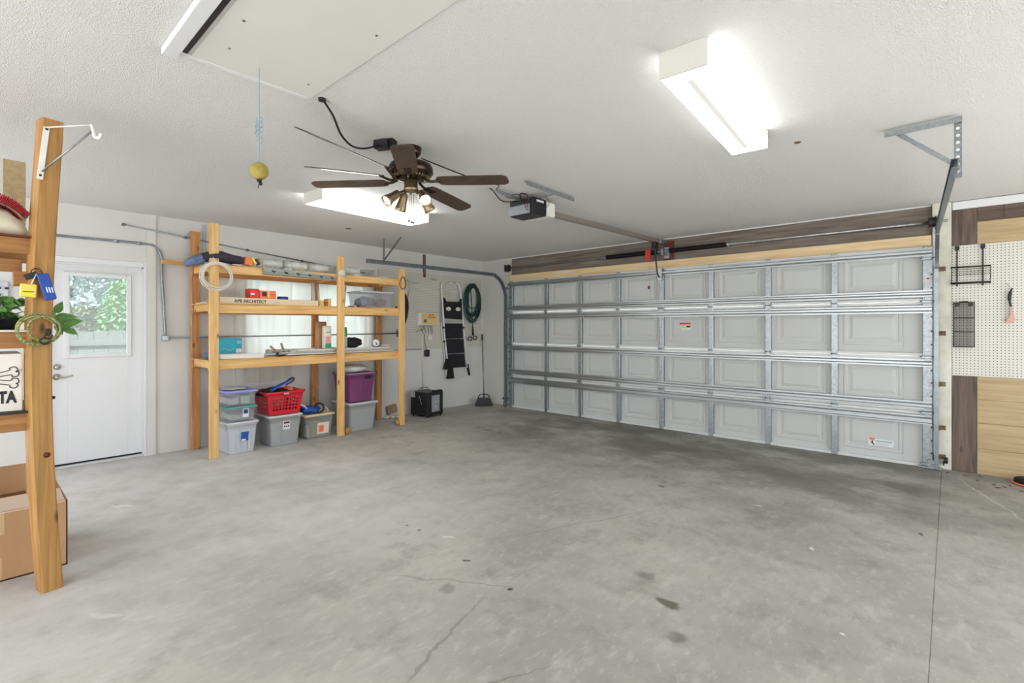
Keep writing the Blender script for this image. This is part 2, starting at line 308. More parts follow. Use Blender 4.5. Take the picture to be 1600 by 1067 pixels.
# ------------------------------------------------------------ mesh helpers
class MB:
    def __init__(s): s.v = []; s.f = []; s.s = []
    def add(s, vs, fs, sm=False):
        k = len(s.v); s.v += [tuple(p) for p in vs]; s.f += [tuple(i+k for i in f) for f in fs]; s.s += [sm]*len(fs); return s
    def obox(s, c, sz, rot=None, ch=0.0):
        hx, hy, hz = sz[0]/2, sz[1]/2, sz[2]/2; ch = min(ch, hx*.45, hy*.45, hz*.45); c = Vector(c)
        if ch <= 0:
            P = [Vector((x*hx, y*hy, z*hz)) for x in (-1, 1) for y in (-1, 1) for z in (-1, 1)]
            F = [(0, 1, 3, 2), (4, 6, 7, 5), (0, 4, 5, 1), (2, 3, 7, 6), (0, 2, 6, 4), (1, 5, 7, 3)]
        else:
            P = []; ix = {}
            for x in (-1, 1):
                for y in (-1, 1):
                    for z in (-1, 1):
                        for a in range(3):
                            d = [hx-ch, hy-ch, hz-ch]; d[a] += ch; ix[(x, y, z, a)] = len(P); P.append(Vector((x*d[0], y*d[1], z*d[2])))
            F = []
            for a in range(3):
                for sg in (-1, 1):
                    o = [(-1, -1), (1, -1), (1, 1), (-1, 1)]; q = []
                    for u, w_ in o:
                        t = [0, 0, 0]; t[a] = sg; t[(a+1) % 3] = u; t[(a+2) % 3] = w_; q.append(ix[(*t, a)])
                    F.append(tuple(q if sg > 0 else q[::-1]))
            for a in range(3):
                b_, c_ = (a+1) % 3, (a+2) % 3
                for u in (-1, 1):
                    for w_ in (-1, 1):
                        t0 = [0]*3; t0[a] = -1; t0[b_] = u; t0[c_] = w_; t1 = list(t0); t1[a] = 1
                        q = [ix[(*t0, b_)], ix[(*t1, b_)], ix[(*t1, c_)], ix[(*t0, c_)]]
                        F.append(tuple(q if u*w_ > 0 else q[::-1]))
            for x in (-1, 1):
                for y in (-1, 1):
                    for z in (-1, 1):
                        q = [ix[(x, y, z, 0)], ix[(x, y, z, 1)], ix[(x, y, z, 2)]]; F.append(tuple(q if x*y*z > 0 else q[::-1]))
        if rot is not None: P = [rot @ p for p in P]
        return s.add([p+c for p in P], F)
    def box(s, x0, x1, y0, y1, z0, z1, ch=0.0):
        return s.obox(((x0+x1)/2, (y0+y1)/2, (z0+z1)/2), (abs(x1-x0), abs(y1-y0), abs(z1-z0)), None, ch)
    def bar(s, p0, p1, w, h, ch=0.0, up=(0, 0, 1)):
        p0, p1 = Vector(p0), Vector(p1); d = (p1-p0); l = d.length; d.normalize(); u = Vector(up)
        x = d.cross(u)
        if x.length < 1e-4: x = d.cross(Vector((0, 1, 0)))
        x.normalize(); z = x.cross(d).normalized()
        return s.obox((p0+p1)/2, (w, l, h), Matrix((x, d, z)).transposed(), ch)
    def tube(s, pts, r, n=8, closed=False, sm=True, caps=True):
        pts = [Vector(p) for p in pts]; N = len(pts); rs = r if isinstance(r, (list, tuple)) else [r]*N
        ref = None; rings = []
        for i, p in enumerate(pts):
            if closed: t = pts[(i+1) % N]-pts[i-1]
            else: t = pts[min(i+1, N-1)]-pts[max(i-1, 0)]
            t.normalize()
            if ref is None:
                ref = t.orthogonal().normalized()
            ref = (ref-t*ref.dot(t)); 
            if ref.length < 1e-6: ref = t.orthogonal()
            ref.normalize(); b = t.cross(ref)
            rings.append([p+ref*math.cos(2*math.pi*k/n)*rs[i]+b*math.sin(2*math.pi*k/n)*rs[i] for k in range(n)])
        return s.loft(rings, closed, sm, caps)
    def loft(s, rings, closed=False, sm=True, caps=True):
        n = len(rings[0]); N = len(rings); k = len(s.v)
        for rg in rings: s.v += [tuple(p) for p in rg]
        for i in range(N if closed else N-1):
            a = k+i*n; b = k+((i+1) % N)*n
            for j in range(n):
                j2 = (j+1) % n; s.f.append((a+j, a+j2, b+j2, b+j)); s.s.append(sm)
        if caps and not closed:
            s.f.append(tuple(k+j for j in range(n))[::-1]); s.s.append(False)
            s.f.append(tuple(k+(N-1)*n+j for j in range(n))); s.s.append(False)
        return s
    def cyl(s, p0, p1, r0, r1=None, n=16, sm=True, caps=True):
        r1 = r0 if r1 is None else r1
        return s.tube([p0, p1], [r0, r1], n, False, sm, caps)
    def lathe(s, prof, c, axis=(0, 0, 1), n=24, sm=True, caps=True):
        c = Vector(c); a = Vector(axis).normalized(); u = a.orthogonal().normalized(); w_ = a.cross(u)
        return s.loft([[c+a*z+(u*math.cos(2*math.pi*k/n)+w_*math.sin(2*math.pi*k/n))*r for k in range(n)] for r, z in prof], False, sm, caps)
    def prism(s, poly, h0, h1, f):     # poly of 2-d points, f maps (u, v, h) to a point
        n = len(poly); return s.loft([[f(u, v, h0) for u, v in poly], [f(u, v, h1) for u, v in poly]], False, False, True)
    def ball(s, c, r, n=14, m=9, sc=(1, 1, 1), jit=0):
        c = Vector(c); rings = []
        for i in range(1, m):
            th = math.pi*i/m
            rings.append([c+Vector((math.sin(th)*math.cos(2*math.pi*k/n)*r*sc[0], math.sin(th)*math.sin(2*math.pi*k/n)*r*sc[1], math.cos(th)*r*sc[2]))*(1+random.uniform(-jit, jit)) for k in range(n)])
        return s.loft(rings[::-1], False, True, True)
    def build(s, name, m, parent=None, label=None, kind=None):
        me = bpy.data.meshes.new(name)
        if parent is not None:
            mw = WM[parent.name].inverted(); vs = [tuple(mw @ Vector(p)) for p in s.v]
        else: vs = s.v
        me.from_pydata(vs, [], s.f); me.polygons.foreach_set('use_smooth', s.s); me.materials.append(m if not isinstance(m, str) else M[m]); me.update()
        import bmesh as bmm
        b = bmm.new(); b.from_mesh(me); bmm.ops.recalc_face_normals(b, faces=b.faces); b.to_mesh(me); b.free()
        o = bpy.data.objects.new(name, me); COL.objects.link(o); WM[o.name] = WM[parent.name].copy() if parent is not None else Matrix()
        if parent is not None: o.parent = parent
        if label: o['label'] = label
        if kind: o['kind'] = kind
        return o
WM = {}
def thing(name, label, cat, loc=(0, 0, 0), rz=0, group=None, kind=None):
    o = bpy.data.objects.new(name, None); COL.objects.link(o); o.location = loc; o.rotation_euler = (0, 0, rz); o.empty_display_size = .1
    o['label'] = label; o['category'] = cat
    if group: o['group'] = group
    if kind: o['kind'] = kind
    WM[o.name] = Matrix.Translation(loc) @ Matrix.Rotation(rz, 4, 'Z'); return o
def tag(o, label, cat, group=None, kind=None):
    o['label'] = label
    if cat: o['category'] = cat
    if group: o['group'] = group
    if kind: o['kind'] = kind
    return o
def struct(o, label, cat=None):
    o['kind'] = 'structure'; o['label'] = label; o['category'] = cat or 'room'; return o
def place(o, parent, name, mw):       # copy of a part's mesh at another matrix (relative to parent)
    c = o.copy(); COL.objects.link(c); c.parent = parent; c.matrix_basis = mw; return c
def rrect(cx, cy, wx, wy, r, z, n=4):
    P = []
    for sx, sy, a0 in ((1, 1, 0), (-1, 1, 90), (-1, -1, 180), (1, -1, 270)):
        for k in range(n+1):
            a = R(a0+90*k/n); P.append((cx+sx*(wx/2-r)+math.cos(a)*r, cy+sy*(wy/2-r)+math.sin(a)*r, z))
    return P
def smooth_path(pts, k=6):
    P = [Vector(p) for p in pts]; out = []
    for i in range(len(P)-1):
        a = P[max(i-1, 0)]; b = P[i]; c = P[i+1]; d = P[min(i+2, len(P)-1)]
        for j in range(k):
            t = j/k; out.append(.5*((2*b)+(c-a)*t+(2*a-5*b+4*c-d)*t*t+(3*b-a-3*c+d)*t**3))
    out.append(P[-1]); return out
def text(name, body, size, mat_, loc, xdir, ydir, parent, ext=.0008, align='LEFT', bold=0, narrow=1):
    cu = bpy.data.curves.new(name, 'FONT'); cu.body = body; cu.size = size; cu.extrude = ext; cu.align_x = align; cu.offset = bold
    o = bpy.data.objects.new(name, cu); COL.objects.link(o)
    x = Vector(xdir).normalized(); y = Vector(ydir).normalized(); z = x.cross(y)
    mw = Matrix((x, y, z)).transposed().to_4x4(); mw.translation = loc
    bpy.context.view_layer.update(); dg = bpy.context.evaluated_depsgraph_get()
    mw = mw @ Matrix.Diagonal((narrow, 1, 1, 1))
    me = bpy.data.meshes.new_from_object(o.evaluated_get(dg)); bpy.data.objects.remove(o)
    me.materials.clear(); me.materials.append(M[mat_]); n = bpy.data.objects.new(name, me); COL.objects.link(n)
    n.parent = parent; n.matrix_basis = WM[parent.name].inverted() @ mw; return n

XW, YF, H, DY = -6.38, 6.32, 2.57, 6.24      # left wall, front wall, ceiling height, face of the garage door
XR, YB = 2.9, -2.6
# ============================================================ STRUCTURE
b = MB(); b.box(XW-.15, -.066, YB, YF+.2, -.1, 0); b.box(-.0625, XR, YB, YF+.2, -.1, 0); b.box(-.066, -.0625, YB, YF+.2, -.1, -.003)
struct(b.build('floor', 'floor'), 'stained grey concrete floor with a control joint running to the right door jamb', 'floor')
struct(MB().box(XW-.15, XR+.1, YB, YF+.3, H, H+.1).build('ceiling', 'ceiling'), 'white popcorn textured ceiling of the garage', 'ceiling')
# left wall with door and window openings, plus an unseen one added for daylight
DY0, DY1, DZ = .50, 1.255, 2.0
WY0, WY1, WZ0, WZ1 = 2.25, 3.95, .95, 2.02
b = MB(); T = .15
b.box(XW-T, XW, YB, -2.35, 0, H); b.box(XW-T, XW, -2.35, -.25, 2.25, H); b.box(XW-T, XW, -.25, DY0, 0, H); b.box(XW-T, XW, DY0, DY1, DZ, H); b.box(XW-T, XW, DY1, WY0, 0, H)
b.box(XW-T, XW, WY0, WY1, 0, WZ0); b.box(XW-T, XW, WY0, WY1, WZ1, H); b.box(XW-T, XW, WY1, YF+.2, 0, H)
struct(b.build('wall_left', 'drywall'), 'off-white left garage wall with the side door and curtained window', 'wall')
b = MB(); b.box(XW, -5.69, YF, YF+.15, 0, H); b.box(-.135, XR, YF, YF+.15, 0, H); b.box(-5.69, -.135, YF+.06, YF+.15, 2.12, H)
struct(b.build('wall_front', 'drywall'), 'front garage wall around the wide overhead door', 'wall')
b = MB(); b.box(XR, XR+.1, YB, 1.0, 0, H); b.box(XR, XR+.1, 5.7, YF+.2, 0, H); b.box(XR, XR+.1, 1.0, 5.7, 2.34, H)  # out-of-view opening added so sunlit ground lights the ceiling
struct(b.build('wall_right', 'drywall'), 'plain off-white right garage wall, unseen, with a wide opening added for daylight', 'wall')
b = MB(); b.box(XW-T, -5.6, YB-.1, YB, 0, H); b.box(2.0, XR+.1, YB-.1, YB, 0, H); b.box(-5.6, 2.0, YB-.1, YB, 2.35, H)  # unseen rear opening added so daylight fills the room
struct(b.build('wall_back', 'drywall'), 'rear garage wall with a wide opening added behind the camera for daylight', 'wall')
# header, beam, jambs
struct(MB().box(-5.69, -.14, YF+.02, YF+.06, 2.385, H, .003).build('trim_1', 'header'), 'upper weathered grey header board over the garage door', 'header board')
struct(MB().box(-5.69, -.14, YF+.015, YF+.06, 2.272, 2.382, .003).build('trim_2', 'header'), 'lower weathered grey header board behind the spring shaft', 'header board')
struct(MB().box(-5.69, -.14, YF-.03, YF+.06, 2.14, 2.27, .003).build('trim_3', 'beam'), 'pale yellow wooden beam directly above the garage door', 'beam')
struct(MB().box(-5.69, -.14, YF+.005, YF+.06, 2.556, H, .001).build('trim_4', 'white'), 'thin white strip along the ceiling over the grey header', 'trim')
struct(MB().box(-.135, .005, YF-.035, YF, 0, H, .004).build('trim_5', 'jamb'), 'worn white jamb board right of the garage door', 'jamb')
struct(MB().box(-5.80, -5.68, YF-.03, YF, 0, H, .004).build('trim_6', 'jamb'), 'white jamb board left of the garage door', 'jamb')
struct(MB().box(.012, XR, YF-.03, YF, 2.487, 2.562, .004).build('trim_7', 'white'), 'white trim band under the ceiling above the plank wall', 'trim')
# plank accent wall, each plank its own piece
pw = thing('plank_cladding', 'brown and tan plank cladding on the wall right of the garage door', 'cladding', (.4, YF, 0), kind='structure')
MB().box(.008, .181, YF-.02, YF, .001, .907, .002).build('plank', 'brown_z', pw, 'dark brown vertical plank')
MB().box(.008, .181, YF-.02, YF, 2.147, 2.486, .002).build('plank', 'brown_z', pw, 'dark brown vertical plank')
for x0, x1 in ((.184, .36), (.362, 1.2), (1.202, 2.8)): MB().box(x0, x1, YF-.02, YF, 2.358, 2.486, .002).build('plank', 'brown_x', pw, 'dark brown horizontal plank')
for x0, x1 in ((.184, 1.4), (1.402, 2.8)):
    MB().box(x0, x1, YF-.018, YF, 2.147, 2.355, .002).build('plank', 'tan_x', pw)
    for z0, z1 in ((.001, .236), (.238, .475), (.477, .692), (.694, .907)): MB().box(x0, x1, YF-.018, YF, z0, z1, .002).build('plank', 'tan_x', pw)
struct(MB().box(.008, 1.95, YF-.02, YF, .909, 2.145, .001).build('pegboard', 'peg_x'), 'cream pegboard with rows of holes on the plank wall', 'pegboard')
struct(MB().box(XW, XW+.008, 4.11, 6.27, 1.02, 2.245, .001).build('pegboard', 'peg_y'), 'painted pegboard on the left wall behind the step ladder', 'pegboard')
# side door
d = thing('door_1', 'white side door with a square window and satin lever handle', 'door', (XW, .88, 0), kind='structure')
b = MB()
x0, x1 = XW-.075, XW-.03
b.box(x0, x1, DY0+.012, .655, .03, 1.985, .002); b.box(x0, x1, 1.125, DY1-.012, .03, 1.985, .002); b.box(x0, x1, .655, 1.125, .03, 1.095, .002); b.box(x0, x1, .655, 1.125, 1.88, 1.985, .002)
b.build('door_slab', 'white', d)
b = MB()
for (a0, a1, c0, c1) in ((.625, .668, 1.065, 1.91), (1.112, 1.152, 1.065, 1.91), (.668, 1.112, 1.065, 1.105), (.668, 1.112, 1.87, 1.91)): b.box(XW-.034, XW-.012, a0, a1, c0, c1, .006)
b.build('window_frame', 'white', d); MB().box(XW-.055, XW-.050, .66, 1.12, 1.10, 1.875).build('pane', 'pane_hazy', d)
b = MB(); b.box(XW-.03, XW-.012, DY0-.001, DY0+.014, 0, DZ); b.box(XW-.03, XW-.012, DY1-.014, DY1, 0, DZ); b.box(XW-.03, XW-.012, DY0, DY1, DZ-.014, DZ); b.build('door_stop', 'white', d)
b = MB(); b.box(XW-.004, XW+.014, DY0-.06, DY0, 0, DZ+.055, .004); b.box(XW-.004, XW+.014, DY1, DY1+.022, 0, DZ+.055, .004); b.box(XW-.004, XW+.014, DY0, DY1, DZ, DZ+.055, .004); b.build('casing', 'white', d)
MB().box(XW-.02, XW+.02, DY1+.022, DY1+.10, 0, H).build('wall_return', 'drywall', d)
MB().box(XW-.012, XW+.008, .60, 1.19, 1.925, 1.937, .002).build('weather_rail', 'white', d)
MB().box(XW-.14, XW-.005, DY0, DY1, 0, .025, .004).build('threshold', 'tote_lid', d)
MB().box(XW-.035, XW-.022, DY0+.012, DY1-.012, .03, .042).build('door_sweep', 'rubber', d)
b = MB(); b.lathe([(.001, .0), (.028, .0), (.028, .012), (.014, .03), (.001, .032)], (XW-.03, .58, .985), (1, 0, 0)); b.build('deadbolt', 'knob', d)
b = MB(); b.lathe([(.001, .0), (.03, .0), (.03, .01), (.014, .02), (.014, .05), (.001, .05)], (XW-.03, .575, .89), (1, 0, 0)); b.tube(smooth_path([(XW+.015, .575, .89), (XW+.02, .63, .885), (XW+.02, .66, .892), (XW+.018, .69, .90)]), .008); b.build('lever_handle', 'knob', d)
# window behind curtains
wn = thing('window_1', 'bright window behind the sheer curtains and the shelving', 'window', (XW, 3.1, 1), kind='structure')
b = MB()
for (a0, a1, c0, c1) in ((WY0, WY0+.05, WZ0, WZ1), (WY1-.05, WY1, WZ0, WZ1), (WY0, WY1, WZ0, WZ0+.05), (WY0, WY1, WZ1-.05, WZ1), (3.07, 3.12, WZ0, WZ1)): b.box(XW-.11, XW-.06, a0, a1, c0, c1, .004)
b.build('window_frame', 'white', wn)
MB().box(XW-.09, XW-.085, WY0+.04, 3.08, WZ0+.04, WZ1-.04).build('pane', 'pane', wn); MB().box(XW-.09, XW-.085, 3.11, WY1-.04, WZ0+.04, WZ1-.04).build('pane', 'pane', wn)
MB().box(XW-.06, XW+.02, WY0-.02, WY1+.02, WZ0-.03, WZ0, .004).build('window_sill', 'white', wn)
# ============================================================ OUTSIDE
struct(MB().box(XR+.1, 16, -14, 14, -.12, -.02).build('ground_bounce_right', 'bounce'), 'pale concrete driveway added outside the right opening to bounce sunlight in', 'slab')  # slab added out of view to throw sunlight up to the ceiling
struct(MB().box(-6, XR+.05, -14, YB, -.12, -.02).build('ground_bounce_rear', 'bounce'), 'pale concrete slab added outside the rear opening to bounce sunlight in', 'slab')  # unseen slab added to reflect light through the rear opening
o = MB().box(-40, 30, -30, 40, -.16, -.11).build('ground_outside', 'gravel'); struct(o, 'pale gravelly ground seen through the side door window', 'ground')
def shrub(name, label, cx, cy, rx, ry, h, n, m, sz):
    b = MB(); rnd = random.Random(int(cx*7+cy*13))
    for i in range(n):
        a = rnd.uniform(0, 6.283); q = rnd.random()**.4; zz = rnd.random(); k = math.sqrt(max(.08, 1-(zz*1.0-.25)**2*1.3))
        p = Vector((cx+math.cos(a)*rx*q*k, cy+math.sin(a)*ry*q*k, -.1+zz*h))
        t = Vector((rnd.uniform(-1, 1), rnd.uniform(-1, 1), rnd.uniform(-.6, .8))).normalized(); u = t.orthogonal().normalized(); s_ = sz*rnd.uniform(.6, 1.4)
        b.add([p-t*s_, p+u*s_*.45, p+t*s_, p-u*s_*.45], [(0, 1, 2, 3)])
    b2 = MB(); b2.tube([(cx, cy, -.11), (cx+.05, cy, h*.6)], [.06, .03], 6)
    t_ = thing(name, label, 'shrub', (cx, cy, -.11)); f = b.build('foliage', m, t_); f['kind'] = 'stuff'; b2.build('stem', 'soil', t_); return t_
shrub('leafy_shrub', 'bright green leafy bush outside, right in the door window', -11.4, 2.15, .75, .7, 2.3, 14000, 'hedge_bright', .038)
shrub('leafy_shrub', 'low olive bush outside, middle of the door window', -12.2, 1.3, .95, .7, 1.85, 14000, 'hedge', .035)
shrub('leafy_shrub', 'sparse bush outside at the left of the door window', -13.0, .3, .9, .6, 1.8, 9000, 'hedge', .035)
b = MB(); rnd = random.Random(77); NY, NZ = 90, 22
for j in range(NZ+1):
    for i in range(NY+1):
        y_ = -14+34*i/NY; z_ = -.12+7.5*j/NZ; b.v.append((-27+.9*math.sin(y_*1.3+2*math.sin(z_))+.6*math.sin(z_*2.2+y_*.7)+rnd.uniform(-.25, .25)-.5*max(0, z_-5), y_+rnd.uniform(-.1, .1), z_+.5*math.sin(y_*.9)*(j/NZ)))
for j in range(NZ):
    for i in range(NY): k = j*(NY+1)+i; b.f.append((k, k+1, k+NY+2, k+NY+1)); b.s.append(True)
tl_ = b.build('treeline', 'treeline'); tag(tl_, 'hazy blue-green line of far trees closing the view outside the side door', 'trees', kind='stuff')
fe = thing('low_fence', 'pale low board fence outside beyond the side door window', 'fence', (-9.3, 1.2, -.11))
for k in range(26): MB().box(-9.32, -9.30, -1.0+.172*k, -1.0+.172*k+.165, -.11, 1.305+.006*(k % 3), .003).build('board', 'fence', fe)
for z in (.2, 1.1): MB().box(-9.30, -9.26, -1.0, 3.45, z, z+.08, .003).build('rail', 'fence', fe)
for i, (cx, cy, h) in enumerate(((-17.5, -1.0, 4.4), (-18.5, 2.0, 5.2), (-17, 4.6, 4.5), (-19, 7.5, 5.5), (-18, 10.5, 5), (-17.5, -4.5, 5))):
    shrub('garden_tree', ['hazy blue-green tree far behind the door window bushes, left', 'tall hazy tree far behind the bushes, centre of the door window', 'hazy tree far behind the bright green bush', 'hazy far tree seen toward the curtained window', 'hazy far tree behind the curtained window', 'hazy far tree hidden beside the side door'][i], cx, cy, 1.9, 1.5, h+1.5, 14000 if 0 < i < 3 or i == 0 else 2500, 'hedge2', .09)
# ============================================================ GARAGE DOOR
gd = thing('garage_door', 'wide grey-white four-section overhead garage door with galvanised struts', 'garage door', (-2.9, DY, 0))
X0, PI_ = -4.862, .655
cols = [-5.66]+[X0+k*PI_ for k in range(7)]+[-.125]
zs = [0.0, .545, 1.085, 1.622, 2.16]
SK = DY+.045
def emboss(b, xa, xb, za, zb):
    prof = [(0, 0), (.006, .007), (.03, .007), (.036, .002), (.055, .002), (.085, .010), (.10, .010)]
    rings = []
    for ins, dp in prof: rings.append([(xa+ins, SK-dp, za+ins), (xb-ins, SK-dp, za+ins), (xb-ins, SK-dp, zb-ins), (xa+ins, SK-dp, zb-ins)])
    b.loft(rings, False, False, False); k = len(b.v)-4; b.f.append((k, k+1, k+2, k+3)); b.s.append(False)
for i in range(4):
    z0, z1 = zs[i]+.002, zs[i+1]-.002
    b = MB(); b.box(cols[0], cols[-1], SK+.001, SK+.012, z0, z1)
    lb, lt = (.03 if i == 0 else .028), (.030 if i < 3 else .05)
    b.box(cols[0], cols[-1], DY, SK+.002, z0, z0+lb, .003); b.box(cols[0], cols[-1], DY, SK+.002, z1-lt, z1, .003)
    sec = b.build('door_section', 'lip', gd)
    proto = None
    for k in range(8):
        xa, xb = cols[k], cols[k+1]
        b = MB(); b.box(xa+.002, xb-.002, SK-.001, SK+.004, z0+lb, z1-lt)
        if k == 0: ea, eb = xb-.575, xb-.085
        else: ea, eb = xa+.075, xa+.575
        emboss(b, ea, eb, zs[i]+.095, zs[i+1]-.075)
        if k in (0, 7):
            xl = xa+.11 if k == 0 else xa+.58
            b.box(xl-.002, xl+.002, SK-.006, SK, z0+lb, z1-lt)
        b.build('panel', 'skin', sec)
    for k in range(9):
        xc = cols[k]; w_ = .058
        a0, a1 = (xc-w_/2, xc+w_/2) if 0 < k < 8 else ((xc, xc+.075) if k == 0 else (xc-.08, xc))
        b = MB(); b.box(a0, a1, DY-.006, SK, z0, z1, .004)
        for zz in (z0+.07, z0+.1, z1-.1): b.cyl(((a0+a1)/2, DY-.006, zz), ((a0+a1)/2, DY-.012, zz), .006, n=6)
        b.build('stile', 'galv', sec)
def strut(z0, z1):
    b = MB(); zc = (z0+z1)/2; h = z1-z0; y = DY-.006
    pf = [(y, z0-.010), (y-.003, z0-.010), (y-.003, z0+.006), (y-.045, z0+.012), (y-.05, z0+.018), (y-.05, z1-.018), (y-.045, z1-.012), (y-.003, z1-.006), (y-.003, z1+.010), (y, z1+.010)]
    b.loft([[(xx, q[0], q[1]) for q in pf] for xx in (cols[0]+.01, cols[-1]-.01)], False, False, True)
    b.build('strut', 'galv_strut', gd)
for z0, z1 in ((2.070, 2.128), (1.672, 1.722), (1.515, 1.572), (.990, 1.045), (.578, .636), (.430, .500)): strut(z0, z1)
for zz in zs[1:4]:
    for k in range(9):
        x = min(max(cols[k], cols[0]+.04), cols[-1]-.04); b = MB(); b.box(x-.026, x+.026, DY-.014, DY-.006, zz-.045, zz+.045, .002)
        b.cyl((x-.03, DY-.016, zz), (x+.03, DY-.016, zz), .007, n=8)
        if k in (2, 4, 6): b.box(x-.045, x-.03, DY-.03, DY-.006, zz-.018, zz+.018, .003); b.box(x+.03, x+.045, DY-.03, DY-.006, zz-.018, zz+.018, .003)
        b.build('hinge', 'galv', gd)
for sx, xe in ((1, cols[-1]), (-1, cols[0])):
    for zz in [.05]+zs[1:4]+[2.04]:
        b = MB(); b.cyl((xe-sx*.10, DY-.035, zz), (xe+sx*.035, DY-.035, zz), .006, n=8); b.cyl((xe+sx*.02, DY-.035, zz), (xe+sx*.04, DY-.035, zz), .022, n=14); b.box(xe-sx*.085, xe-sx*.01, DY-.045, DY-.006, zz-.02, zz+.004, .002)
        b.build('roller', 'galv', gd)
    for zz in (.15, .27, .40, .70, .83, .95, 1.2, 1.33, 1.47, 1.75, 1.88):
        MB().cyl((xe-sx*.012, DY-.006, zz), (xe-sx*.012, DY-.02, zz), .008, n=8).build('bolt', 'blackmetal', gd)
MB().box(cols[0], cols[-1], DY+.01, DY+.04, 0, .008).build('bottom_seal', 'rubber', gd)
b = MB(); b.box(-.17, -.10, DY-.04, DY-.006, .02, .09, .004); b.box(-.24, -.06, DY-.05, DY-.006, .006, .024, .002); b.build('bottom_bracket', 'galv', gd)
st = MB().box(-.64, -.43, SK-.0125, SK-.0105, .145, .215).build('warning_sticker', 'white', gd, 'white sticker with orange header, black falling figure and green line')
b = MB(); b.box(-.63, -.585, SK-.0145, SK-.0125, .20, .222); b.build('orange_header', 'orange', st)
b = MB(); b.ball((-.606, SK-.0135, .190), .007, 8, 5, (1, .2, 1)); b.bar((-.608, SK-.0135, .186), (-.598, SK-.0135, .160), .002, .011, up=(1, 0, 0)); b.bar((-.60, SK-.0135, .163), (-.585, SK-.0135, .146), .002, .007, up=(1, 0, 0)); b.bar((-.606, SK-.0135, .178), (-.622, SK-.0135, .168), .002, .006, up=(1, 0, 0)); b.build('falling_figure', 'black', st)
MB().box(-.575, -.44, SK-.0135, SK-.0125, .192, .200).build('green_line', 'teal', st)
for k in range(4): MB().box(-.575, -.45-.01*k, SK-.0135, SK-.0125, .18-.01*k, .183-.01*k).build('text_line', 'greyboard', st)
st = MB().box(-2.64, -2.51, SK-.0125, SK-.0105, 1.335, 1.415).build('maker_sticker', 'whitecard', gd, 'small white sticker with a red header bar')
MB().box(-2.66, -2.51, SK-.0145, SK-.0125, 1.405, 1.425).build('red_bar', 'red', st); MB().box(-2.57, -2.515, SK-.0145, SK-.0125, 1.365, 1.39).build('red_mark', 'brownpaint', st)
for k in range(3): MB().box(-2.635, -2.585, SK-.0145, SK-.0125, 1.39-.015*k, 1.394-.015*k).build('text_line', 'red', st)
st = MB().box(-.185, -.135, DY-.0075, DY-.006, 1.80, 1.885).build('red_and_white_label', 'white', gd, 'white label on the right end stile'); MB().box(-.175, -.155, DY-.0085, DY-.0075, 1.835, 1.85).build('red_mark', 'red', st)

# tracks
def track(name, label, x, sgn, xtop):
    t = thing(name, label, 'door track', (x, DY, 0)); y = DY-.035; b = MB()
    path = [(x, y, .01), (x, y, .6), (x, y, 1.2), (x, y, 1.85)]
    for k in range(1, 7):
        a = R(15*k); path.append((x+(xtop-x)*.1*k/6, y-.36*(1-math.cos(a)), 1.85+.40*math.sin(a)))
    path += [(x+(xtop-x)*.5, 4.8, 2.25), (xtop, 3.52, 2.245)]
    P = smooth_path(path, 3)
    rings = []
    for i, p in enumerate(P):
        tg = (P[min(i+1, len(P)-1)]-P[max(i-1, 0)]).normalized(); sx = Vector((1, 0, 0)); nn = sx.cross(tg).normalized()
        U = [(-.012, -.026), (.018, -.026), (.018, -.022), (-.008, -.022), (-.008, .022), (.018, .022), (.018, .026), (-.012, .026)]
        rings.append([p+sx*(-sgn)*u+nn*v for u, v in U])
    b.loft(rings, False, False, True); b.build('rail', 'track', t)
    return t
tr = track('door_track', 'galvanised track rising from floor and curving overhead right of the garage door', -.098, 1, .02)
for zz in (.12, .40, .82, 1.31, 1.93):
    b = MB(); b.box(-.09, -.035, YF-.043, YF-.035, zz-.022, zz+.022, .002); b.box(-.086, -.078, DY-.02, YF-.035, zz-.022, zz+.022, .002); b.cyl((-.05, YF-.043, zz), (-.05, YF-.052, zz), .008, n=6); b.build('jamb_bracket', 'rust', tr)
b = MB(); b.box(-.055, -.045, DY-.03, YF-.035, .05, .085); b.cyl((-.045, DY-.01, .10), (-.02, DY-.01, .10), .03, n=14); b.build('safety_sensor', 'black', tr); MB().cyl((-.0199, DY-.01, .10), (-.017, DY-.01, .10), .012, n=12).build('sensor_light', 'green', tr)
tl = track('door_track', 'galvanised track curving overhead at the left end of the garage door', -5.72, -1, -5.74)
for zz in (.12, .545, 1.085, 1.62):
    b = MB(); b.box(-5.79, -5.72, YF-.038, YF-.030, zz-.03, zz+.03, .002); b.box(-5.748, -5.738, DY-.02, YF-.03, zz-.03, zz+.03, .002); b.build('jamb_bracket', 'track', tl)
def angle_iron(p0, p1, w_=.032, holes=True, up=(0, 0, 1)):
    b = MB(); p0, p1 = Vector(p0), Vector(p1); b.bar(p0, p1, w_, .003, 0, up)
    d = (p1-p0).normalized(); u = Vector(up); x = d.cross(u).normalized(); z = x.cross(d).normalized()
    b.bar(p0+x*w_/2-z*w_/2, p1+x*w_/2-z*w_/2, .003, w_, 0, up)
    if holes:
        L_ = (p1-p0).length; n = int(L_/.04)
        for k in range(n):
            c = p0+d*(k+.5)*L_/n; c2 = c+x*(w_/2+.0016)-z*w_/2
            b.cyl(c2-x*.0004, c2+x*.0008, .008, n=6)
    return b
hg = thing('track_hanger', 'perforated galvanised angle bracket hanging from the ceiling at right', 'bracket', (0, 3.74, H))
angle_iron((-.30, 3.74, H-.018), (.045, 3.735, H-.018), .032).build('ceiling_angle', 'galv', hg)
b = MB(); b.bar((.03, 3.735, H-.01), (.03, 3.68, 2.20), .034, .003, 0, (0, 1, 0)); b.build('drop_strap', 'galv', hg)
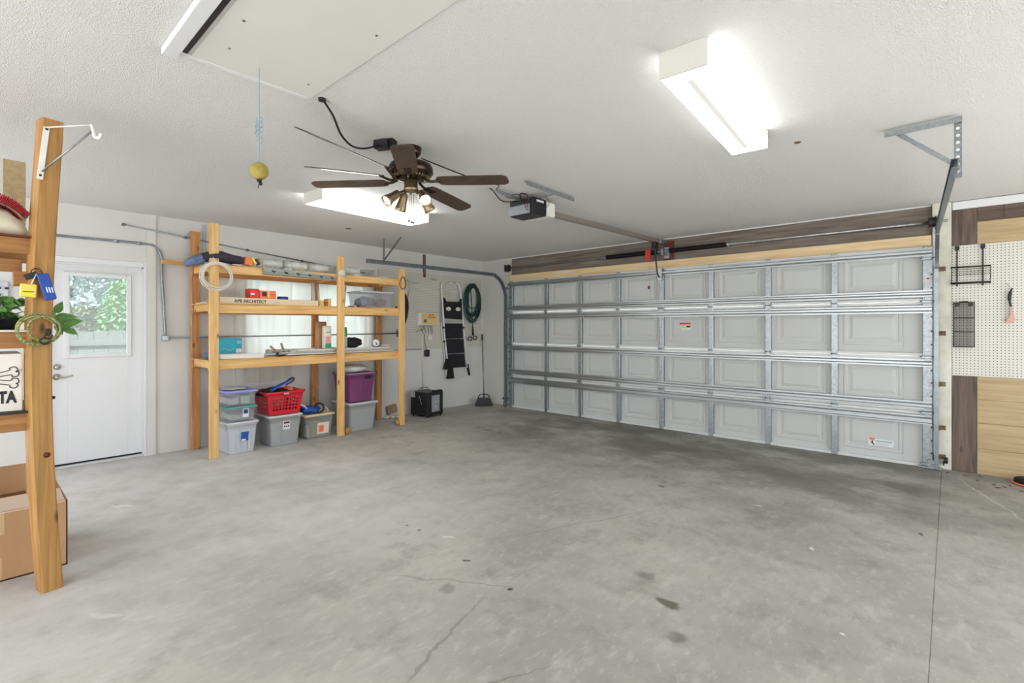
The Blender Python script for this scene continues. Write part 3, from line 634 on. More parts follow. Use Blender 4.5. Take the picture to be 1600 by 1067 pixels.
for k in range(8): MB().cyl((.03, 3.7275-.0063*k, 2.53-.042*k), (.03, 3.7262-.0063*k, 2.53-.042*k), .009, n=8).build('strap_hole', 'whiteplastic', hg)
b = MB(); b.bar((-.245, 3.735, H-.03), (.018, 3.70, 2.28), .024, .003, 0, (0, 1, 0)); b.build('diagonal_brace', 'galv', hg)
hg = thing('track_hanger', 'galvanised V-shaped strap holding the left door track to the ceiling', 'bracket', (-5.74, 3.8, H))
b = MB(); b.bar((-5.76, 3.80, 2.26), (-5.76, 3.80, H), .003, .03, 0, (0, 1, 0)); b.build('drop_strap', 'galv', hg)
b = MB(); b.bar((-5.75, 3.78, 2.26), (-5.45, 3.86, H-.002), .003, .03, 0, (0, 1, 0)); b.build('diagonal_brace', 'galv', hg)
hg = thing('wall_strap', 'dark brown vertical strap on the wall behind the left door track', 'strap', (XW, 4.97, 2.2))
b = MB(); b.box(XW, XW+.012, 4.945, 4.957, 2.18, 2.55); b.box(XW, XW+.012, 4.972, 4.99, 2.18, 2.55); b.box(XW, XW+.014, 4.945, 4.99, 2.18, 2.23); b.build('strap_bar', 'brownpaint', hg)

# torsion spring assembly
ts = thing('torsion_shaft', 'torsion spring shaft with dark springs over the garage door', 'spring shaft', (-2.9, 6.2, 2.38))
SY = YF-.12; SZ = 2.38
MB().cyl((-5.72, SY, SZ), (-.02, SY, SZ), .0125, n=12).build('shaft', 'galv', ts)
for xa, xb in ((-3.72, -2.93), (-2.77, -2.04)):
    b = MB(); n = int((xb-xa)/.012); pts = []
    for k in range(n*8+1): a = 2*math.pi*k/8; pts.append((xa+(xb-xa)*k/(n*8), SY+.028*math.cos(a), SZ+.028*math.sin(a)))
    b.tube(pts, .0052, 5); b.build('spring', 'spring', ts)
for x in (-3.735, -2.025): b = MB(); b.cyl((x-.015, SY, SZ), (x+.015, SY, SZ), .026, n=14); b.build('winding_cone', 'galv', ts)
b = MB(); b.box(-2.91, -2.76, YF+.0, YF+.019, 2.27, 2.53, .003); b.build('mounting_block', 'brownpaint', ts)
b = MB(); b.box(-2.875, -2.845, SY-.02, YF, 2.33, 2.345); b.box(-2.90, -2.82, YF-.004, YF, 2.30, 2.45); b.box(-2.872, -2.848, SY-.035, SY+.035, SZ-.05, SZ+.035, .004); b.build('centre_bracket', 'galv', ts)
for x in (-.13, -5.66):
    b = MB(); b.lathe([(.02, -.03), (.058, -.028), (.05, -.018), (.048, .018), (.058, .028), (.02, .03)], (x, SY, SZ), (1, 0, 0), 20); b.build('cable_drum', 'blackmetal', ts)
    s_ = 1 if x > -1 else -1
    b = MB(); b.box(x+s_*.045, x+s_*.05, SY-.04, YF-.035, SZ-.06, SZ+.06); b.build('bearing_plate', 'galv', ts)
    MB().tube([(x, SY+.045, SZ), (x+s_*.0, DY-.02, 1.9), (x, DY-.03, .1)], .002, 5).build('lift_cable', 'galv', ts)
b = MB(); b.box(-3.095, -3.02, SY-.034, SY-.030, 2.27, 2.415, .001); b.tube([(-3.06, SY-.032, 2.41), (-3.06, SY-.03, 2.425), (-3.06, SY+.03, 2.425)], .004, 5); tag(b.build('red_tag', 'red'), 'red warning tag hanging on the left torsion spring', 'tag')
# opener
op = thing('garage_door_opener', 'black garage door opener motor with a grey lamp lens hung from the ceiling', 'opener', (-2.9, 3.5, 2.38))
b = MB(); b.box(-3.05, -2.76, 3.36, 3.56, 2.385, 2.535, .012); b.build('motor_housing', 'black', op)
b = MB(); b.box(-3.045, -2.80, 3.345, 3.362, 2.392, 2.475, .008); b.build('lamp_lens', 'glasslens', op)
b = MB(); b.box(-3.04, -2.77, 3.56, 3.70, 2.40, 2.53, .01); b.build('white_end_cover', 'whiteplastic', op)
b = MB(); b.bar((-2.89, 3.69, 2.472), (-2.885, 6.16, 2.515), .030, .050, .004); b.bar((-2.89, 3.69, 2.445), (-2.885, 6.16, 2.488), .042, .006); b.build('drive_rail', 'rail', op)
b = MB(); b.box(-2.92, -2.85, 6.12, YF, 2.48, 2.54, .004); b.build('header_bracket', 'galv', op)
b = MB(); b.box(-2.92, -2.86, 5.98, 6.08, 2.40, 2.49, .01); b.build('trolley', 'black', op)
b = MB(); b.tube(smooth_path([(-2.90, 6.04, 2.42), (-2.90, 6.07, 2.30), (-2.895, 6.10, 2.12), (-2.89, 6.13, 2.05), (-2.89, 6.18, 2.035)]), .010, 8); b.build('door_arm', 'black', op)
b = MB(); b.box(-2.925, -2.865, DY-.062, DY-.056, 2.0, 2.15, .002); b.build('arm_bracket', 'white', op)
b = MB(); b.tube([(-2.93, 5.99, 2.41), (-2.95, 5.98, 1.9)], .0012, 4); b.build('release_cord', 'red', op); MB().box(-2.965, -2.935, 5.97, 5.99, 1.87, 1.91, .004).build('release_handle', 'brownpaint', op)
MB().box(-2.756, -2.753, 3.40, 3.50, 2.495, 2.513).build('white_label', 'white', op)
angle_iron((-2.575, 3.03, H-.016), (-2.595, 3.73, H-.016), .03).build('hanging_angle', 'galv', op)
angle_iron((-2.92, 3.05, H-.016), (-2.93, 3.42, H-.03), .03).build('hanging_angle', 'galv', op)
b = MB(); b.bar((-2.93, 3.42, H-.02), (-2.93, 3.42, 2.53), .003, .03, 0, (0, 1, 0)); b.build('hanging_strap', 'galv', op); b = MB(); b.bar((-2.76, 3.42, 2.53), (-2.59, 3.45, H-.03), .003, .03, 0, (0, 1, 0)); b.build('hanging_strap', 'galv', op)
b = MB()
for pts in ([(-2.93, 3.36, 2.53), (-3.0, 3.25, 2.55), (-2.9, 3.3, 2.60-.04), (-2.82, 3.37, 2.50)], [(-2.84, 3.355, 2.535), (-2.83, 3.33, 2.45), (-2.81, 3.34, 2.41)], [(-2.77, 3.45, 2.53), (-2.74, 3.5, 2.55), (-2.73, 3.55, 2.50), (-2.75, 3.52, 2.45)]): b.tube(smooth_path(pts), .003, 5)
b.build('wiring', 'brownpaint', op); 
b = MB()
for pts in ([(-2.9, 3.35, 2.53), (-2.86, 3.30, 2.56), (-2.80, 3.33, 2.54), (-2.82, 3.35, 2.43)], [(-2.96, 3.36, 2.52), (-2.99, 3.2, 2.50), (-2.93, 3.02, 2.545), (-2.93, 2.98, 2.555)]): b.tube(smooth_path(pts), .005, 5)
b.build('power_cord', 'black', op)
tag(MB().tube(smooth_path([(-2.64, 2.03, 2.50), (-2.55, 2.3, 2.44), (-2.62, 2.6, 2.46), (-2.75, 2.9, 2.53), (-2.9, 3.03, 2.553)], 8), .005, 6).build('power_cable', 'black'), 'thin black cable running from the ceiling fan to the door opener', 'cable')

# ============================================================ FLUORESCENT LIGHTS
def shop_light(label, c, ang, L_, W_, hh=.115, lm='tube'):
    t = thing('fluorescent_light', label, 'ceiling light', (c[0], c[1], H), ang, 'fluorescent ceiling lights')
    mw = WM[t.name]; P = lambda x, y, z: mw @ Vector((x, y, z-0.0))
    def tb(b): b.v = [tuple(mw @ Vector(v)) for v in b.v]; return b
    tb(MB().box(-W_/2+.01, W_/2-.01, -L_/2+.01, L_/2-.01, -.02, 0)).build('base_pan', 'lightend', t)
    b = MB(); n = 18; prof = []
    for k in range(n+1):
        u = -1+2*k/n; prof.append((u*W_/2*.985, -hh+.004+.012*(1-abs(math.cos(u*math.pi*1.0))**.7) if abs(u) < .999 else -hh+.004))
    prof = [(-W_/2*.985, -.03)]+prof+[(W_/2*.985, -.03)]
    b.loft([[(x, y, z) for x, z in prof] for y in (-L_/2+.012, L_/2-.012)], False, False, False)
    # keep the lens open at top
    b.f = [f for i, f in enumerate(b.f) if i % len(prof) != len(prof)-1]; b.s = b.s[:len(b.f)]
    tb(b).build('lens', lm, t)
    for s_ in (-1, 1): tb(MB().box(-W_/2, W_/2, s_*(L_/2), s_*(L_/2-.012), -hh, 0, .002)).build('end_cap', 'lightend', t)
    tb(MB().box(-W_*.06, W_*.06, -L_/2+.10, L_/2-.10, -hh+.001, -hh+.0035)).build('lens_seam', 'tubeseam', t)
    return t
shop_light('lit fluorescent wrap light on the ceiling at right, seen from its end', (-.89, 2.64), R(3.8), 1.22, .205, .115, 'tube_soft')
shop_light('lit fluorescent wrap light on the ceiling between the fan and shelving', (-4.2, 2.63), R(3.2), 1.22, .30, .10, 'tube_mid')
shop_light('added fluorescent fill light on the ceiling behind the camera, the right one', (.2, -1.3), R(90), 1.22, .30, .10, 'tube_fill')  # unseen fixture added as fill for the near room
shop_light('added fluorescent fill light on the ceiling behind the camera, the left one', (-3.6, -1.3), R(90), 1.22, .30, .10, 'tube_fill')  # second unseen fixture, also added to brighten the room

# ============================================================ CEILING FAN
FC = Vector((-2.69, 1.985, 0)); fan = thing('ceiling_fan', 'dark bronze ceiling fan with brown blades and four spotlights', 'ceiling fan', (FC.x, FC.y, H))
b = MB(); b.lathe([(.02, 2.50), (.045, 2.505), (.065, 2.53), (.07, H)], (FC.x, FC.y, 0)); b.build('canopy', 'bronze', fan)
MB().cyl((FC.x, FC.y, 2.50), (FC.x, FC.y, 2.45), .018).build('downrod', 'bronze', fan)
b = MB(); b.lathe([(.03, 2.475), (.09, 2.472), (.135, 2.455), (.148, 2.43), (.148, 2.40), (.135, 2.385), (.125, 2.375), (.10, 2.36), (.07, 2.352), (.02, 2.35)], (FC.x, FC.y, 0), n=36); b.build('motor_housing', 'bronze', fan)
b = MB()
for k in range(36):
    a = 2*math.pi*k/36; b.obox((FC.x+.112*math.cos(a), FC.y+.112*math.sin(a), 2.368), (.03, .008, .012), Matrix.Rotation(a, 3, 'Z'))
b.build('vent_ring', 'brass', fan)
b = MB(); b.lathe([(.02, 2.352), (.045, 2.35), (.045, 2.30), (.05, 2.295), (.05, 2.285), (.03, 2.272), (.01, 2.268), (.004, 2.255)], (FC.x, FC.y, 0)); b.build('light_hub', 'brass', fan)
CR, CF = Vector((math.cos(YAW), math.sin(YAW), 0)), Vector((-math.sin(YAW), math.cos(YAW), 0))
def blade(az, pitch, r0, r1, zr, zt, wd, lab=None):
    d = (CR*math.cos(R(az))-CF*math.sin(R(az))); a0 = FC+d*r0; a0.z = zr; a1 = FC+d*r1; a1.z = zt
    ax = (a1-a0); L_ = ax.length; ax.normalize(); side = ax.cross(Vector((0, 0, 1))).normalized(); up = side.cross(ax); 
    q = Matrix.Rotation(R(pitch), 3, ax); side = q @ side; up = q @ up
    out = [(0, .30), (.02, .42), (.10, .47), (.5, .5), (.93, .5), (.985, .36), (1, .18)]
    poly = [(u*L_, v*wd) for u, v in out]+[(u*L_, -v*wd) for u, v in reversed(out)]
    b = MB(); b.prism(poly, -.003, .003, lambda u, v, h: a0+ax*u+side*v+up*h); o = b.build('blade', 'blade', fan, lab)
    b = MB(); c = FC.copy(); c.z = 2.355; c += d*.09; b.tube(smooth_path([c, c+d*.04+Vector((0, 0, -.018)), a0+ax*.02]), [.009]*13, 6); b.bar(a0-ax*.01, a0+ax*.09, .05, .006, .002, up); b.build('blade_arm', 'bronze', o)
blade(11, -10, .19, .665, 2.338, 2.318, .125)
blade(83, 6, .19, .62, 2.345, 2.36, .13)
blade(-61, -12, .16, .66, 2.335, 2.30, .125)
blade(181, 3, .16, .66, 2.335, 2.325, .125)
blade(155, -14, .19, .66, 2.36, 2.352, .11)
blade(128, -23.5, .19, .80, 2.39, 2.45, .10)
def spot_lamp(off_az, off, tilt_az, down, lit):
    d = (CR*math.cos(R(off_az))-CF*math.sin(R(off_az))); p = FC+d*off; p.z = 2.262
    t = (CR*math.cos(R(tilt_az))-CF*math.sin(R(tilt_az)))*math.cos(R(down))+Vector((0, 0, -math.sin(R(down))))
    b = MB(); b.lathe([(.012, -.01), (.024, 0), (.027, .03), (.03, .06), (.038, .10), (.040, .115), (.037, .115), (.034, .095), (.02, .06), (.005, .05)], p, t, 20); o = b.build('spotlight', 'brass', fan, None if lit else 'spotlight turned away')
    b = MB(); b.tube(smooth_path([(FC.x, FC.y, 2.285), FC+d*.03+Vector((0, 0, 2.285)), p-t*.005]), .008, 6); b.build('lamp_arm', 'bronze', o)
    b = MB(); b.lathe([(.001, .101), (.02, .098), (.033, .09), (.034, .085)][::-1], p, t, 18); b.build('bulb', 'bulb' if lit else 'glasslens', o)
spot_lamp(170, .085, 135, 38, True); spot_lamp(15, .075, 62, 38, True); spot_lamp(200, .05, 200, 72, False); spot_lamp(-45, .08, -40, 50, False)
for i, (o_, zb) in enumerate(((-.012, 2.09), (.004, 2.08), (.018, 2.075))):
    p = FC+CR*o_; b = MB(); b.tube([(p.x, p.y, 2.265), (p.x, p.y, zb)], .0016, 5); q = b.build('pull_chain', 'brass', fan); b = MB(); b.ball((p.x, p.y, zb-.008), .008, 8, 6); b.build('chain_fob', 'bronze', q)
jb = thing('junction_box', 'black electrical box on the ceiling beside the fan', 'electrical box', (-2.7, 1.78, 2.52))
b = MB(); b.obox((-2.705, 1.775, 2.535), (.10, .07, .055), Matrix.Rotation(R(25), 3, 'Z'), .006); b.build('box_body', 'black', jb)
b = MB(); b.obox((-2.665, 1.815, 2.548), (.05, .06, .045), Matrix.Rotation(R(25), 3, 'Z'), .004); b.build('bracket', 'blackmetal', jb)
b = MB(); b.tube(smooth_path([(-2.66, 1.83, 2.53), (-2.665, 1.88, 2.47), (-2.67, 1.93, 2.475), (-2.68, 1.97, 2.50)]), .006, 6); b.build('lead', 'black', jb)
b = MB(); b.tube(smooth_path([(-2.458, 1.245, H), (-2.502, 1.329, 2.522), (-2.58, 1.42, 2.465), (-2.643, 1.525, 2.444), (-2.676, 1.63, 2.466), (-2.70, 1.735, 2.52)]), .006, 6); b.cyl((-2.458, 1.245, H), (-2.458, 1.245, H-.012), .02, n=10)
tag(b.build('black_cable', 'black'), 'black cable sagging from the ceiling to the fan junction box', 'cable')
# hanging ball
pb = thing('parking_ball', 'yellow tennis ball hanging from the ceiling on a pale blue line', 'ball', (-2.371, .899, 2.05))
b = MB(); b.ball((-2.371, .899, 2.088), .040, 20, 14); b.build('tennis_ball', 'ball', pb)
b = MB(); b.tube([(-2.371, .899, H), (-2.371, .899, 2.125)], .0015, 5)
for k in range(5):
    a = 1.2*k; pts = [(-2.371+.012*math.sin(t*3+a), .899+.012*math.cos(t*2+a), 2.30-.07*t/3+.012*k) for t in [i*.5 for i in range(8)]]; b.tube(smooth_path(pts), .0010, 4)
b.build('line', 'string', pb)
b = MB(); b.ball((-2.371, .899, 2.046), .012, 8, 6, (1.2, 1, .8)); b.tube([(-2.371, .899, 2.04), (-2.375, .895, 2.01)], .002, 5); b.ball((-2.365, .902, 2.03), .009, 8, 5); b.build('knot', 'black', pb)
# attic hatch
ah = thing('attic_hatch', 'flat painted attic hatch in the ceiling with a slotted white frame strip', 'hatch', (-1.9, .9, H), kind='structure')
MB().box(-2.49, -.6, .66, 1.20, H-.006, H, .002).build('hatch_board', 'hatch', ah)
MB().box(-2.52, -.6, .555, .612, H-.030, H, .003).build('frame_strip', 'white', ah)
MB().box(-2.49, -.6, .618, .645, H-.0035, H-.001).build('slot', 'black', ah)
MB().box(-2.52, -2.49, .555, 1.19, H-.008, H, .002).build('end_strip', 'white', ah)
b = MB()
for x, y in ((-2.30, .75), (-1.7, .75), (-2.35, 1.12), (-1.75, 1.12), (-2.05, .72)): b.cyl((x, y, H-.0065), (x, y, H-.009), .005, n=8)
b.build('screw', 'rust', ah)

# ============================================================ STORAGE RACK AGAINST THE LEFT WALL
ra = thing('storage_rack', 'long pine storage rack with three shelves against the left wall', 'shelving', (-6.0, 2.9, 0))
for y0, y1, zt in ((1.675, 1.762, 2.455), (3.10, 3.19, 2.26), (4.022, 4.108, 2.18)):
    MB().box(-5.742, -5.702, y0, y1, 0, zt, .004).build('post', 'pine_z', ra)
for y0, y1, zt in ((1.668, 1.757, 2.44), (3.055, 3.145, 2.03), (4.035, 4.125, 2.03)):
    MB().box(-6.335, -6.297, y0, y1, 0, zt, .004).build('post', 'redwood_z', ra, 'redder rear post')
LV = [(.918, 1.010, 1.022), (1.518, 1.612, 1.640), (1.942, 2.030, 2.048)]     # rail bottom, top at near end, top at far end
for i, (zb, za, zc) in enumerate(LV):
    b = MB(); b.bar((-5.762, 1.68, (zb+za)/2), (-5.762, 4.105, (zb+za)/2+.012), .038, za-zb, .003); b.build('rail', 'pine_y', ra)
    b = MB(); b.bar((-6.277, 1.67, (zb+za)/2), (-6.277, 4.12, (zb+za)/2+.008), .038, za-zb, .003); b.build('rail', 'redwood_y', ra)
    if i < 2:
        b = MB(); b.bar((-6.02, 1.665, za+.007), (-6.02, 4.11, za+.018), .57, .012, .002); b.build('shelf_board', 'pine_y', ra)
    for y in (1.70, 3.12, 4.06) if i < 2 else (1.70, 3.12, 4.06): MB().box(-6.258, -5.782, y-.018, y+.018, zb+.02, za-.001, .003).build('cross_rail', 'pine_x', ra)
for y in (1.95, 2.5, 3.4, 3.8): MB().box(-6.29, -5.745, y-.045, y+.045, 2.037+.004*(y-1.9), 2.049+.004*(y-1.9), .002).build('top_slat', 'dirtwhite', ra)
MB().box(-6.335, -6.297, 1.395, 1.668, 2.052, 2.096, .002).build('rail_end', 'pine_y', ra)
SH1, SH2, SH3 = 1.028, 1.630, 2.05     # shelf surfaces
# ---- curtains
def curtain(y0, y1, z0, z1, label, seed, amp=.022, x=-6.335+.03):
    rnd = random.Random(seed); b = MB(); n = 90; zs_ = [z1-(z1-z0)*j/14 for j in range(15)]; ph = rnd.uniform(0, 6)
    fr = [(rnd.uniform(28, 44), rnd.uniform(0, 6), 1), (rnd.uniform(60, 90), rnd.uniform(0, 6), .4)]
    for j, z in enumerate(zs_):
        for i in range(n+1):
            y = y0+(y1-y0)*i/n; a = amp*(.5+.5*j/14)
            b.v.append((min(x, x)+a*sum(k*math.sin(f*y+p+.3*math.sin(j*.25)) for f, p, k in fr)*.6, y+.01*math.sin(j*.5+y*9), z+.006*math.sin(y*30)))
    for j in range(14):
        for i in range(n): k = j*(n+1)+i; b.f.append((k, k+1, k+n+2, k+n+1)); b.s.append(True)
    o = b.build('curtain', 'curtain'); tag(o, label, 'curtain', 'sheer white curtains'); return o
XCU = -6.345
ct = MB(); ct.cyl((-6.35, 2.06, 2.20), (-6.35, 4.03, 2.20), .008); tag(ct.build('curtain_rod', 'white'), 'thin white curtain rod above the window behind the top shelf', 'curtain rod')
curtain(2.14, 2.80, .69, 2.205, 'long sheer white curtain at left hanging down below the lowest shelf', 3, .012, XCU)
curtain(2.785, 3.30, 1.02, 2.205, 'sheer white curtain in the middle of the window', 5, .010, XCU-.018)
curtain(3.28, 4.02, 1.0, 2.205, 'sheer white curtain at the right end of the window', 9, .012, XCU)
# ---- conduits and rods on the wall
cn = thing('wall_conduit', 'grey metal conduit over the side door bending down the wall', 'conduit', (XW, 1, 2.2))
P = smooth_path([(XW+.02, .10, 2.24), (XW+.02, .7, 2.248), (XW+.02, 1.25, 2.252), (XW+.02, 1.36, 2.22), (XW+.02, 1.405, 2.12), (XW+.02, 1.41, 1.9), (XW+.02, 1.43, 1.5), (XW+.02, 1.44, 1.27)])
MB().tube(P, .012, 8).build('pipe', 'track', cn)
for y, z in ((1.02, 2.25), (1.21, 2.252)): MB().cyl((XW+.02, y-.02, z), (XW+.02, y+.02, z), .017, n=12).build('coupling', 'galv', cn)
b = MB(); b.box(XW, XW+.045, 1.41, 1.47, 1.22, 1.28, .006); b.build('elbow_box', 'galv', cn)
cn2 = thing('cross_rod', 'thin grey rod running level across the window behind the rack', 'rod', (XW, 3, 1.26))
b = MB(); b.tube([(XW+.03, 1.46, 1.25), (-6.30, 1.75, 1.255), (-6.285, 4.0, 1.27), (-6.285, 4.42, 1.275)], .009, 8); b.build('rod', 'track', cn2)
b = MB(); b.cyl((-6.285, 4.41, 1.275), (-6.285, 4.43, 1.275), .03); b.box(-6.372, -6.255, 4.425, 4.445, 1.22, 1.33, .004); b.build('flange', 'track', cn2)
sl = thing('sloping_rod', 'long grey rod sloping along the wall above the rack', 'rod', (XW, 2.4, 2.3))
b = MB(); b.tube([(XW+.03, 1.08, 2.43), (XW+.03, 2.3, 2.300), (XW+.03, 3.95, 2.150)], .008, 8); b.build('rod', 'track', sl)
b = MB(); b.tube([(XW+.03, 1.9, 2.31), (XW+.03, 2.4, 2.235), (XW+.03, 3.2, 2.17)], .003, 6); b.build('cord', 'whiteplastic', sl)
for y, z in ((1.08, 2.43), (1.63, 2.372), (2.27, 2.305), (2.95, 2.24)): MB().box(XW, XW+.04, y-.015, y+.015, z-.012, z+.012, .003).build('clip', 'rust', sl)
b = MB(); b.tube([(XW+.02, 1.80, 2.54), (XW+.02, 1.80, 2.12), (XW+.02, 1.98, 2.12)], .004, 6); b.tube([(XW+.02, 1.83, 2.54), (XW+.02, 1.83, 2.16)], .004, 6)
tag(b.build('wall_cable', 'greyboard'), 'thin grey cable dropping down the wall beside the first rack post', 'cable')
# ---- things on the top shelf
jk = thing('folded_jacket', 'dark jacket with pale blue lining draped on the left end of the top shelf', 'jacket', (-5.85, 1.75, SH3))
def blob(b, c, sc, seed, n=22, m=12, amp=.12, rot=None, fr=3.0):
    rnd = random.Random(seed); c = Vector(c); ph = [rnd.uniform(0, 6) for _ in range(6)]; rings = []
    for i in range(1, m):
        th = math.pi*i/m; rg = []
        for k in range(n):
            a = 2*math.pi*k/n; d = Vector((math.sin(th)*math.cos(a), math.sin(th)*math.sin(a), math.cos(th)))
            r = 1+amp*(math.sin(fr*d.x+ph[0])*math.sin(fr*1.3*d.y+ph[1])+.6*math.sin(fr*2.1*d.z+ph[2]+fr*d.x*2)+.4*math.sin(fr*3*d.y+ph[3]))
            p = Vector((d.x*sc[0], d.y*sc[1], d.z*sc[2]))*r
            if rot is not None: p = rot @ p
            rg.append(c+p)
        rings.append(rg)
    return b.loft(rings[::-1], False, True, True)
b = MB(); b.loft([[(-5.80+.10*k*math.cos(a), y, zc+.05*k*math.sin(a)*(1+.12*math.sin(3*a+y*20))) for a in [2*math.pi*i/18 for i in range(18)]] for y, zc, k in ((1.60, 2.085, .5), (1.63, 2.095, .9), (1.70, 2.11, 1.1), (1.80, 2.118, 1.15), (1.92, 2.105, 1.0), (2.0, 2.098, .95), (2.02, 2.095, .6))], False, True, True); b.build('jacket_body', 'jacket', jk)
b = MB(); blob(b, (-5.78, 1.57, 2.055), (.08, .10, .05), 8, amp=.14, rot=Matrix.Rotation(R(24), 3, 'X'), fr=3.2); b.build('jacket_lining', 'denim', jk)
ok_ = thing('orange_pack', 'orange and yellow striped pack beside the dark jacket on the top shelf', 'pack', (-5.80, 2.08, SH3))
b = MB(); b.obox((-5.80, 2.075, 2.095), (.10, .09, .085), Matrix.Rotation(R(-12), 3, 'X'), .006); b.build('pack_body', 'orange', ok_)
b = MB(); b.obox((-5.765, 2.125, 2.105), (.05, .03, .08), Matrix.Rotation(R(30), 3, 'X'), .004); b.build('yellow_flap', 'yellow', ok_); b = MB(); b.obox((-5.76, 2.16, 2.095), (.05, .03, .07), Matrix.Rotation(R(35), 3, 'X'), .004); b.build('dark_flap', 'jacket', ok_)
for i, (y0, y1, lab) in enumerate(((2.24, 2.50, 'clear plastic bundle at the left of the top shelf'), (2.52, 2.80, 'clear plastic bundle in the middle of the top shelf'), (2.82, 3.08, 'clear plastic bundle left of the second post'), (3.22, 3.52, 'clear plastic bundle right of the second post'))):
    b = MB(); rings = []
    rnd = random.Random(i)
    for j in range(13):
        y = y0+(y1-y0)*j/12; s_ = (.3 if j in (0, 12) else 1)*(1+rnd.uniform(-.12, .12)); rings.append([(-5.95+.11*s_*math.cos(a)*(1+.1*math.sin(5*a+j)), y, 2.108+.055*s_*math.sin(a)*(1+.14*math.sin(3*a+2*j))) for a in [2*math.pi*k/16 for k in range(16)]])
    b.loft(rings, False, True, True); tag(b.build('plastic_bundle', 'film'), lab, 'bundle', 'plastic bundles on the top shelf')
gc = thing('grey_channel', 'long grey metal channel with black hooks fixed along the top rail', 'channel', (-5.72, 2.7, 2.0))
pts = [(2.21, 2.045, 1.962), (3.085, 2.0, 1.955)]
b = MB(); rings = []
for y, zt, zb in pts: rings.append([(-5.742, y, zb), (-5.705, y, zb+.006), (-5.690, y, zb+.028), (-5.715, y, zt), (-5.742, y, zt)])
b.loft(rings, False, False, True); b.build('channel_body', 'shadegrey', gc)
for k in range(6):
    y = 2.30+.14*k; z = 1.985-.004*k; b = MB(); b.tube(smooth_path([(-5.70, y, z+.022), (-5.685, y, z+.018), (-5.678, y+.01, z+.004), (-5.69, y+.03, z+.016)]), .006, 6); b.build('hook', 'black', gc)
b = MB(); blob(b, (-5.70, 3.15, 2.05), (.018, .052, .045), 5, amp=.12, fr=4); tag(b.build('plastic_wrap', 'film'), 'crumpled clear wrap round the head of the second post', 'wrap')
wc = MB()
rnd = random.Random(2)
for k in range(7):
    ry, rz = .135+rnd.uniform(-.012, .012), .135+rnd.uniform(-.012, .012); cy, cz = 1.735+rnd.uniform(-.012, .02), 1.905+rnd.uniform(-.012, .012)
    wc.tube([(-5.690+.006*(k % 3), cy+ry*math.cos(a), cz+rz*math.sin(a)) for a in [2*math.pi*j/40 for j in range(40)]], .0045, 6, closed=True)
wc.tube(smooth_path([(-5.69, 1.70, 2.04), (-5.69, 1.72, 2.06), (-5.70, 1.70, 2.10)]), .0045, 6)
tag(wc.build('coiled_cable', 'wire'), 'coil of white cable hung on the leftmost rack post', 'cable coil')
# ---- things on the middle shelf
def box_thing(name, label, cat, m, x0, x1, y0, y1, z0, z1, group=None, flaps=None):
    t = thing(name, label, cat, ((x0+x1)/2, (y0+y1)/2, z0), 0, group); MB().box(x0, x1, y0, y1, z0, z1, .004).build('box_body', m, t)
    if flaps: MB().box(x0-.001, x1+.001, (y0+y1)/2-.01, (y0+y1)/2+.012, z1-.001, z1+.0008).build('tape_strip', flaps, t)
    return t
SHM = lambda y: 1.6235+.0045*(y-1.67)+.001
lb = box_thing('long_carton', 'long flat pale carton with black lettering along the middle shelf', 'carton', 'kraft', -5.93, -5.765, 1.79, 2.875, SHM(2.3), 1.692)
text('lettering', 'APB ARCHITECT', .045, 'black', (-5.7640, 1.93, 1.640), (0, 1, 0), (0, 0, 1), lb, .0006, bold=.0012)
text('lettering', 'series', .026, 'greyboard', (-5.7640, 2.345, 1.643), (0, 1, 0), (0, 0, 1), lb, .0006)
MB().box(-5.90, -5.7645, 2.60, 2.84, 1.6915, 1.6935).build('label_strip', 'pvc', lb)
rb = box_thing('small_box', 'small red printed box standing on the long carton', 'box', 'red', -5.93, -5.80, 2.095, 2.20, 1.6925, 1.80)
b = MB(); b.box(-5.8, -5.799, 2.11, 2.15, 1.73, 1.75); b.build('print', 'white', rb)
rb = box_thing('small_box', 'salmon and orange printed box beside the red box on the long carton', 'box', 'salmon', -5.93, -5.80, 2.205, 2.385, 1.6925, 1.785)
MB().box(-5.8, -5.799, 2.295, 2.31, 1.70, 1.78).build('stripe', 'yellow', rb); MB().box(-5.8, -5.799, 2.23, 2.28, 1.72, 1.77).build('print', 'jacket', rb); MB().box(-5.8, -5.799, 2.325, 2.375, 1.735, 1.745).build('print', 'red', rb)
b = MB(); b.lathe([(.035, 0), (.058, 0), (.060, .003), (.060, .03), (.058, .033), (.035, .033)], (-5.85, 2.48, 1.6935), (0, 0, 1), 24); tag(b.build('tape_roll', 'darkblue'), 'roll of dark blue tape lying flat on the long carton', 'tape')
b = MB(); b.box(-6.0, -5.79, 2.90, 2.96, SHM(2.93), 1.70, .003); tag(b.build('wood_block', 'pine_x'), 'short wood block at the end of the long carton', 'block')
b = MB(); b.box(-5.92, -5.80, 3.02, 3.06, SHM(3.04), 1.725, .003); tag(b.build('wood_block', 'pine_x'), 'small pale wood block just left of the second post', 'block')
for i, (y, yt, x, zt, lab) in enumerate(((2.98, 2.975, -6.10, 1.94, 'pale tube standing left of the second post'), (3.06, 3.055, -6.12, 1.92, 'thin pale tube standing against the second post'), (3.42, 3.46, -6.16, 1.93, 'pale tube leaning right of the second post'))):
    b = MB(); b.tube([(x, y, SHM(y)+.002), (x-.02, yt, zt)], .022 if i != 1 else .013, 12); tag(b.build('pale_tube', 'pvc'), lab, 'tube')
cb = thing('clear_bin', 'clear plastic bin with a jumble of cords at the right end of the middle shelf', 'bin', (-6.0, 3.72, SHM(3.7)))
